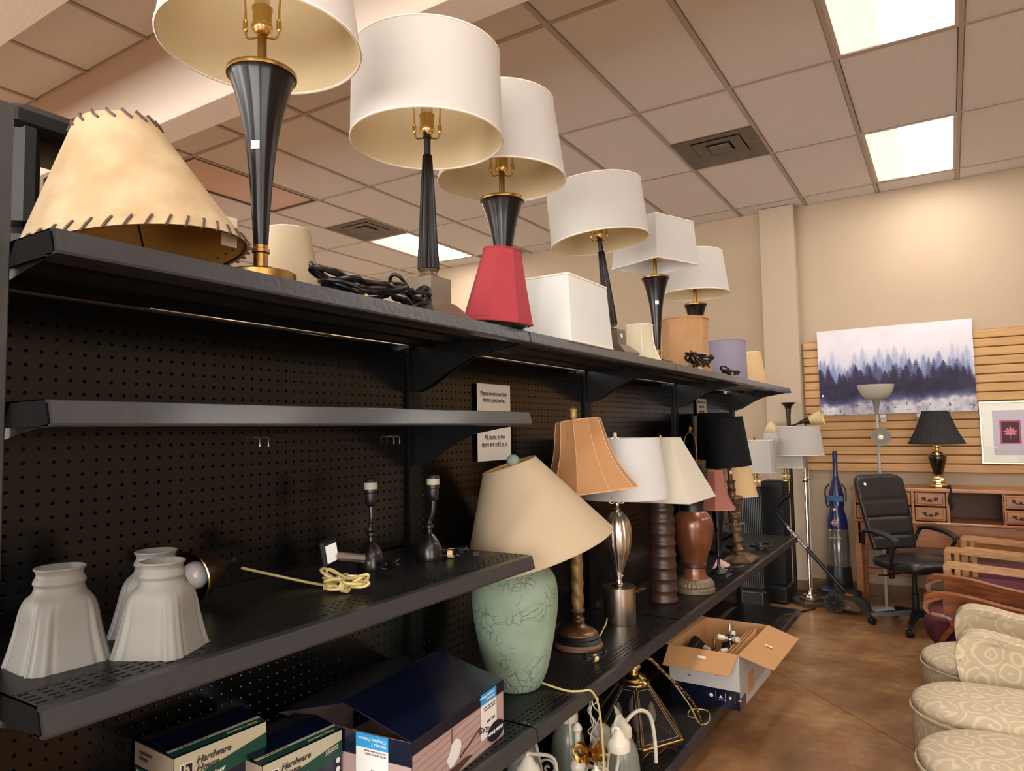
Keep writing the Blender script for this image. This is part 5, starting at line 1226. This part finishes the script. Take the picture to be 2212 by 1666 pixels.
MB().loft([[( .07+.09*math.cos(a), y, .035+.08*math.sin(a)) for a in [PI*k/12 for k in range(13)]] for y in (-.045,-.031)]).build('guard_opening', mat('rust_brown', (104,78,60), .8, var=.3, vscale=20), t)
MB().lathe([(.014,-.012),(.014,.004)], 12, M=MX(.07,-.05,.06)).build('hub_bolt', chrome, t)
MB().bbox(.02, -.02, .13, .16, .07, .19, .02).build('motor_housing', blackt, t, False)
MB().bbox(.05, -.034, .145, .11, -.02, .16, .004).build('orange_patch', mat('tool_orange', (196,84,30), .5), t, False)
MB().tube([(.04,.03,.16),(-.40,-.02,.68)], .016, 12).build('shaft', blackt, t)
MB().tube([(-.40,-.02,.68),(-.47,-.03,.78),(-.42,-.03,.88),(-.34,-.03,.95)], .010, 8).build('handle_tube', blackt, t)
MB().tube(catmull([(-.455,-.03,.83),(-.41,-.03,.885),(-.345,-.03,.925)], 5), .022, 12).build('foam_grip', blackm, t)
dv = Vector((.44,.05,-.52)).normalized(); upv = Vector((.52,0,.44)).normalized()
text('BLACK&DECKER', .030, (-.385,-.035,.655), tuple(dv), tuple(upv), wprint, t, bold=.0008)

# ---------------------------------------------------------------- black office chair
lea = mat('black_leather', (24,25,27), .42, bump=.15, bscale=140, coat=.15)
t = thing('office_chair', (1.13,6.01,0), 'black high-back office chair with armrests on a five-star base', 'chair', math.radians(-44)); t.scale = (.95,.95,.98)
# local +x = forward
def pad(sec, n_, fn):
    return None
rings = []
H0, H1 = .56, 1.13
def backring(tz, w_, th, x_):
    z = H0+(H1-H0)*tz; out = []
    for k in range(28):
        a = 2*PI*k/28; c_, s_ = math.cos(a), math.sin(a)
        y = w_*abs(s_)**.45*(1 if s_ > 0 else -1); x = th*abs(c_)**.6*(1 if c_ > 0 else -1)
        out.append((x_-.16*tz+x+.10*(y*y)/(.25), y, z))
    return out
for i in range(41):
    tz = i/40
    w_ = .20+.035*math.sin(min(1, tz*1.2)*PI/2) if tz < .9 else .235*math.sqrt(max(.02, 1-((tz-.9)/.1)**2*.55))
    seam = min(abs(tz-s_) for s_ in (.18, .42, .66)); th = .035-.012*math.exp(-(seam/.012)**2)-(.02 if tz > .985 or tz < .015 else 0)
    rings.append(backring(tz, w_-(.015*math.exp(-(seam/.01)**2)*0), th, -.20))
MB().loft(rings).build('backrest', lea, t, True, 50)
def rr_(w_, d_, z, cx=.02, n=28): return [(cx+d_*abs(math.cos(2*PI*k/n))**.5*(1 if math.cos(2*PI*k/n) > 0 else -1), w_*abs(math.sin(2*PI*k/n))**.5*(1 if math.sin(2*PI*k/n) > 0 else -1), z) for k in range(n)]
MB().loft([rr_(.20,.20,.435), rr_(.24,.24,.455), rr_(.25,.25,.48), rr_(.245,.245,.505), rr_(.20,.20,.525)]).build('seat', lea, t, True, 60)
for s_ in (-1, 1):
    y = .275*s_
    MB().tube(catmull([(-.24,y*.9,.60),(-.20,y,.70),(-.10,y*1.02,.715),(.04,y*1.02,.70),(.13,y*1.0,.66),(.10,y*.99,.60),(.06,y*.95,.50),(.03,y*.7,.445)], 6), .014, 10).build('armrest_frame', blackt, t)
    m = MB(); P = catmull([(-.22,y,.705),(-.10,y*1.02,.728),(.05,y*1.02,.712),(.15,y*1.0,.672)], 6)
    m.loft([[p+Vector((0,-.026,-.006)), p+Vector((0,.026,-.006)), p+Vector((0,.022,.008)), p+Vector((0,-.022,.008))] for p in P]); m.build('armrest_pad', mat('armrest_grey', (46,48,50), .4) if 'armrest_grey' not in MATS else MATS['armrest_grey'], t)
MB().lathe([(.03,.40),(.03,.44),(.10,.442)], 20).build('tilt_plate', blackt, t)
MB().lathe([(.026,.10),(.026,.25),(.018,.255),(.018,.42)], 20).build('gas_column', blackt, t)
MB().tube([(0,-.05,.42),(-.02,-.24,.40),(-.03,-.30,.405)], .006, 8).build('lever', blackt, t)
for k in range(5):
    a = 2*PI*k/5+.35; c_, s_ = math.cos(a), math.sin(a)
    MB().loft([[(c_*r-s_*w_, s_*r+c_*w_, z0_), (c_*r+s_*w_, s_*r-c_*w_, z0_), (c_*r+s_*w_*.7, s_*r-c_*w_*.7, z1_), (c_*r-s_*w_*.7, s_*r+c_*w_*.7, z1_)] for r, w_, z0_, z1_ in ((.0,.03,.09,.14),(.15,.025,.08,.115),(.31,.016,.065,.09))]).build('base_arm', blackt, t)
    M = Matrix.Translation((c_*.31, s_*.31, .027)) @ Matrix.Rotation(a+.6, 4, 'Z') @ Matrix.Rotation(PI/2, 4, 'X')
    MB().lathe([(.012,-.024),(.026,-.022),(.027,-.006),(.02,-.003),(.02,.003),(.027,.006),(.026,.022),(.012,.024)], 20, M=M).lathe([(.008,.04),(.008,.07)], 8, (c_*.31, s_*.31, 0)).build('caster', blackt, t)
MB().lathe([(.001,0),(.012,0),(.012,.001),(.001,.0012)], 16, M=Matrix.Translation((-.292,-.16,1.06)) @ Matrix.Rotation(PI/2-.28, 4, 'Y')).build('round_sticker', stickerm, t)

# ---------------------------------------------------------------- oak arm chairs, facing the shelves (-x)
def oak_chair(yc, w_, label):
    t = thing('arm_chair', (1.62, yc, 0), label, 'chair')
    xf, xb = -.29, .28
    for s_ in (-1, 1):
        y = s_*w_/2
        pth = [(xf+.02,0),(xf,.50),(xf,.62),(xf+.015,.648),(xf+.045,.66),(xb-.03,.635)]
        m = MB(); P = catmull([(x, 0, z) for x, z in pth], 5)
        m.loft([[(p.x-(.022 if p.z < .6 else .0), y-.018, p.z-(.0 if p.z < .6 else .024)), (p.x+.0, y-.018, p.z), (p.x+.0, y+.018, p.z), (p.x-(.022 if p.z < .6 else 0), y+.018, p.z-(.0 if p.z < .6 else .024))] for p in P] if False else [[(xf,y-.018,.615+.02),(xf+.02,y-.018,.66),(xf+.02,y+.018,.66),(xf,y+.018,.635)],[(xf+.06,y-.018,.62),(xf+.06,y-.018,.662),(xf+.06,y+.018,.662),(xf+.06,y+.018,.62)],[(xb,y-.018,.588),(xb,y-.018,.628),(xb,y+.018,.628),(xb,y+.018,.588)]])
        m.build('arm_rail', lightoak, t, False)
        MB().bbox(xf, y-.019, 0, xf+.042, y+.019, .64, .005).build('front_leg', lightoak, t, False)
        MB().bbox(xf+.06, y-.012, .44, xf+.09, y+.012, .625, .003).build('arm_spindle', lightoak, t, False)
        MB().hexa([(xb,y-.019,0),(xb+.04,y-.019,0),(xb+.04,y+.019,0),(xb,y+.019,0),(xb+.08,y-.019,.92),(xb+.115,y-.019,.92),(xb+.115,y+.019,.92),(xb+.08,y+.019,.92)]).build('rear_leg', lightoak, t, False)
    MB().bbox(xf+.01, -w_/2+.02, .34, xb+.02, w_/2-.02, .40, .004).build('seat_rail', lightoak, t, False)
    a, b = -.27, .28; hw_ = w_/2-.022
    def rg(i_, z, bulge=0): return [(a+i_+.02, -hw_+i_, z), (b-i_, -hw_+i_, z), (b-i_, 0, z+bulge), (b-i_, hw_-i_, z), (a+i_+.02, hw_-i_, z), (a+i_, 0, z+bulge)]
    MB().loft([rg(.0,.40), rg(0,.45), rg(.015,.475,.006), rg(.06,.488,.012), rg(.15,.494,.01)]).build('seat', burg, t, True, 70)
    MB().loft([[(.27+.09*k, y, .52+.36*k) for y in (-hw_, hw_)]+[(.33+.09*k, y, .52+.36*k) for y in (hw_, -hw_)] for k in (0, .5, 1)]).build('backrest', burg, t, True)
    return t
oak_chair(5.34, .58, 'light oak arm chair with burgundy seat, nearer of the oak pair')
oak_chair(5.97, .58, 'light oak arm chair with burgundy seat, beside the oak desk').location.x += .10
# bentwood chair
t = thing('arm_chair', (1.60,4.54,0), 'glossy brown bentwood arm chair with burgundy ribbed seat', 'chair')
for s_ in (-1, 1):
    y = .25*s_
    top = catmull([(-.35,0,.605),(-.30,0,.625),(-.15,0,.615),(.05,0,.575),(.22,0,.56),(.36,0,.60)], 6)
    MB().loft([[(p.x, y-.032, p.z), (p.x, y+.032, p.z), (p.x, y+.030, p.z-.026), (p.x, y-.030, p.z-.026)] for p in top]).build('arm', brownwood, t)
    MB().loft([[(p.x+.06, y-.014, p.z-.025), (p.x+.06, y+.014, p.z-.025), (p.x+.06, y+.014, p.z-.10), (p.x+.06, y-.014, p.z-.10)] for p in top[4:-4]]).build('arm_apron', brownwood, t)
    fr = catmull([(-.28,0,.60),(-.335,0,.575),(-.345,0,.54),(-.32,0,.51),(-.25,0,.50),(-.23,0,.46),(-.27,0,.40),(-.28,0,.34),(-.26,0,.0)], 6)
    MB().loft([[(p.x-.011, y-.030, p.z+.004), (p.x-.011, y+.030, p.z+.004), (p.x+.011, y+.030, p.z-.004), (p.x+.011, y-.030, p.z-.004)] for p in fr]).build('bent_front_leg', brownwood, t)
    MB().tube([(.28,y,0),(.30,y,.5),(.42,y,.9)], .018, 10).build('rear_leg', brownwood, t)
def rg(x0, x1, hw_, z, n=7):
    return [(x0+.05*(1-math.sin(PI*k/(n-1))), -hw_+2*hw_*k/(n-1), z) for k in range(n)]+[(x1, hw_, z), (x1, -hw_, z)]
MB().loft([rg(-.33,.30,.215,.32), rg(-.36,.30,.222,.36), rg(-.365,.30,.222,.43), rg(-.34,.30,.21,.465), rg(-.27,.27,.15,.478)]).build('seat', burg, t, True, 60)
MB().loft([[(.30+.1*k, y, .50+.4*k) for y in (-.21, .21)]+[(.36+.1*k, y, .50+.4*k) for y in (.21, -.21)] for k in (0, .5, 1)]).build('backrest', burg, t)
# cream upholstered pieces
legw = mat('dark_turned_leg', (60,38,26), .4)
def stadium(x0, x1, hw_, z, n=14):   # rounded nose toward -x
    out = [(x0+hw_-hw_*math.sin(PI*k/n), -hw_*math.cos(PI*k/n), z) for k in range(n+1)]
    return out+[(x1, hw_, z), (x1, -hw_, z)]
def cushion_rings(x0, x1, hw_, zb, zt, dome=.02):
    r = [(0.02,zb),(0,zb+.015),(0,zt-.045),(.008,zt-.035),(.0,zt-.028),(.004,zt-.012),(.022,zt),(.07,zt+dome*.7),(.13,zt+dome)]
    return [stadium(x0+i, x1-i*.3, hw_-i, z) for i, z in r]
def piping(x0, x1, hw_, z, r, t): MB().tube([(x, y, zz) for x, y, zz in stadium(x0-.002, x1, hw_+.002, z, 20)[:21]], r, 6).build('piping', broc, t)
t = thing('upholstered_chair', (1.24,3.86,0), 'cream brocade armchair with rounded seat and slim padded arms', 'chair')
MB().loft(cushion_rings(0, .75, .27, .22, .44)).build('seat', broc, t, True, 70); piping(0, .7, .27, .40, .005, t)
for s_, yy in ((1, .22), (-1, -.27)):
    prof = catmull([(.17,0,.35),(.145,0,.50),(.155,0,.575),(.20,0,.612),(.28,0,.612),(.42,0,.585),(.62,0,.575),(.85,0,.60)], 5)
    rings = []
    for p in prof:
        rings.append(p)
    P0 = [(p.x, p.z) for p in prof]+[(.85,.35)]
    lay = []
    for y, ins in ((-.045,.03),(-.062,.01),(-.062,.0),(.062,.0),(.062,.01),(.045,.03)):
        cx_, cz_ = .5, .46
        lay.append([(x+(ins if x < .3 else 0), yy+y, z-(ins if z > .5 else 0)) for x, z in P0])
    MB().loft(lay).build('arm', broc, t, True, 50)
    MB().tube([(x, yy-.062, z) for x, z in P0[:-1]], .005, 6).build('piping', broc, t)
MB().loft([[(.72+.12*k, y, .44+.5*k) for y in (-.26, .24)]+[(.84+.12*k, y, .44+.5*k) for y in (.24, -.26)] for k in (0, .5, 1)]).build('backrest', broc, t)
for x, y in ((.12,-.12),(.12,.12),(.7,-.2),(.7,.2)): MB().lathe([(.016,0),(.026,.10),(.03,.22)], 12, (x, y, 0)).build('leg', legw, t)
for k, (yc, x0, lb) in enumerate(((3.245,1.225,'long cream brocade bench with rounded end, beyond the nearest one'), (2.735,1.262,'nearest cream brocade bench with rounded end, in the bottom right corner'))):
    t = thing('upholstered_bench', (x0, yc, 0), lb, 'bench')
    MB().loft(cushion_rings(0, 1.05, .245, .16, .44, .018)).build('seat', broc, t, True, 70); piping(0, 1.0, .245, .398, .006, t)
    for x, y in ((.12,-.12),(.12,.12),(.9,-.18),(.9,.18)): MB().lathe([(.016,0),(.026,.08),(.03,.17)], 12, (x, y, 0)).build('leg', legw, t)

# ---------------------------------------------------------------- pieces that can be told apart become objects of their own
def split_islands(o):
    me = o.data; n = len(me.vertices); par = list(range(n))
    def find(i):
        while par[i] != i: par[i] = par[par[i]]; i = par[i]
        return i
    for p in me.polygons:
        a = find(p.vertices[0])
        for v in p.vertices[1:]:
            b = find(v)
            if a != b: par[b] = a
    groups = {}
    for p in me.polygons: groups.setdefault(find(p.vertices[0]), []).append(p)
    if len(groups) < 2: return
    out = []
    for k, ps in groups.items():
        idx = {}; V = []; F = []; MI = []
        for p in ps:
            f = []
            for v in p.vertices:
                if v not in idx: idx[v] = len(V); V.append(tuple(me.vertices[v].co))
                f.append(idx[v])
            F.append(f); MI.append(p.material_index)
        m2 = bpy.data.meshes.new(me.name); m2.from_pydata(V, [], F)
        for m in me.materials: m2.materials.append(m)
        m2.polygons.foreach_set('material_index', MI)
        if ps[0].use_smooth:
            m2.polygons.foreach_set('use_smooth', [True]*len(F)); m2.set_sharp_from_angle(angle=math.radians(40))
        out.append(m2)
    o.data = out[0]
    for m2 in out[1:]:
        c = o.copy(); c.data = m2; COL.objects.link(c); c.parent = o.parent
SPLIT = {'end_flange', 'stiffening_rib', 'trim', 'seam', 'handle_post', 'hutch_divider', 'hose', 'vent_rib', 'lace', 'wheel_spokes', 'plank_lines', 'printed_icons'}
for o in list(COL.objects):
    if o.type == 'MESH' and o.name.split('.')[0] in SPLIT: split_islands(o)
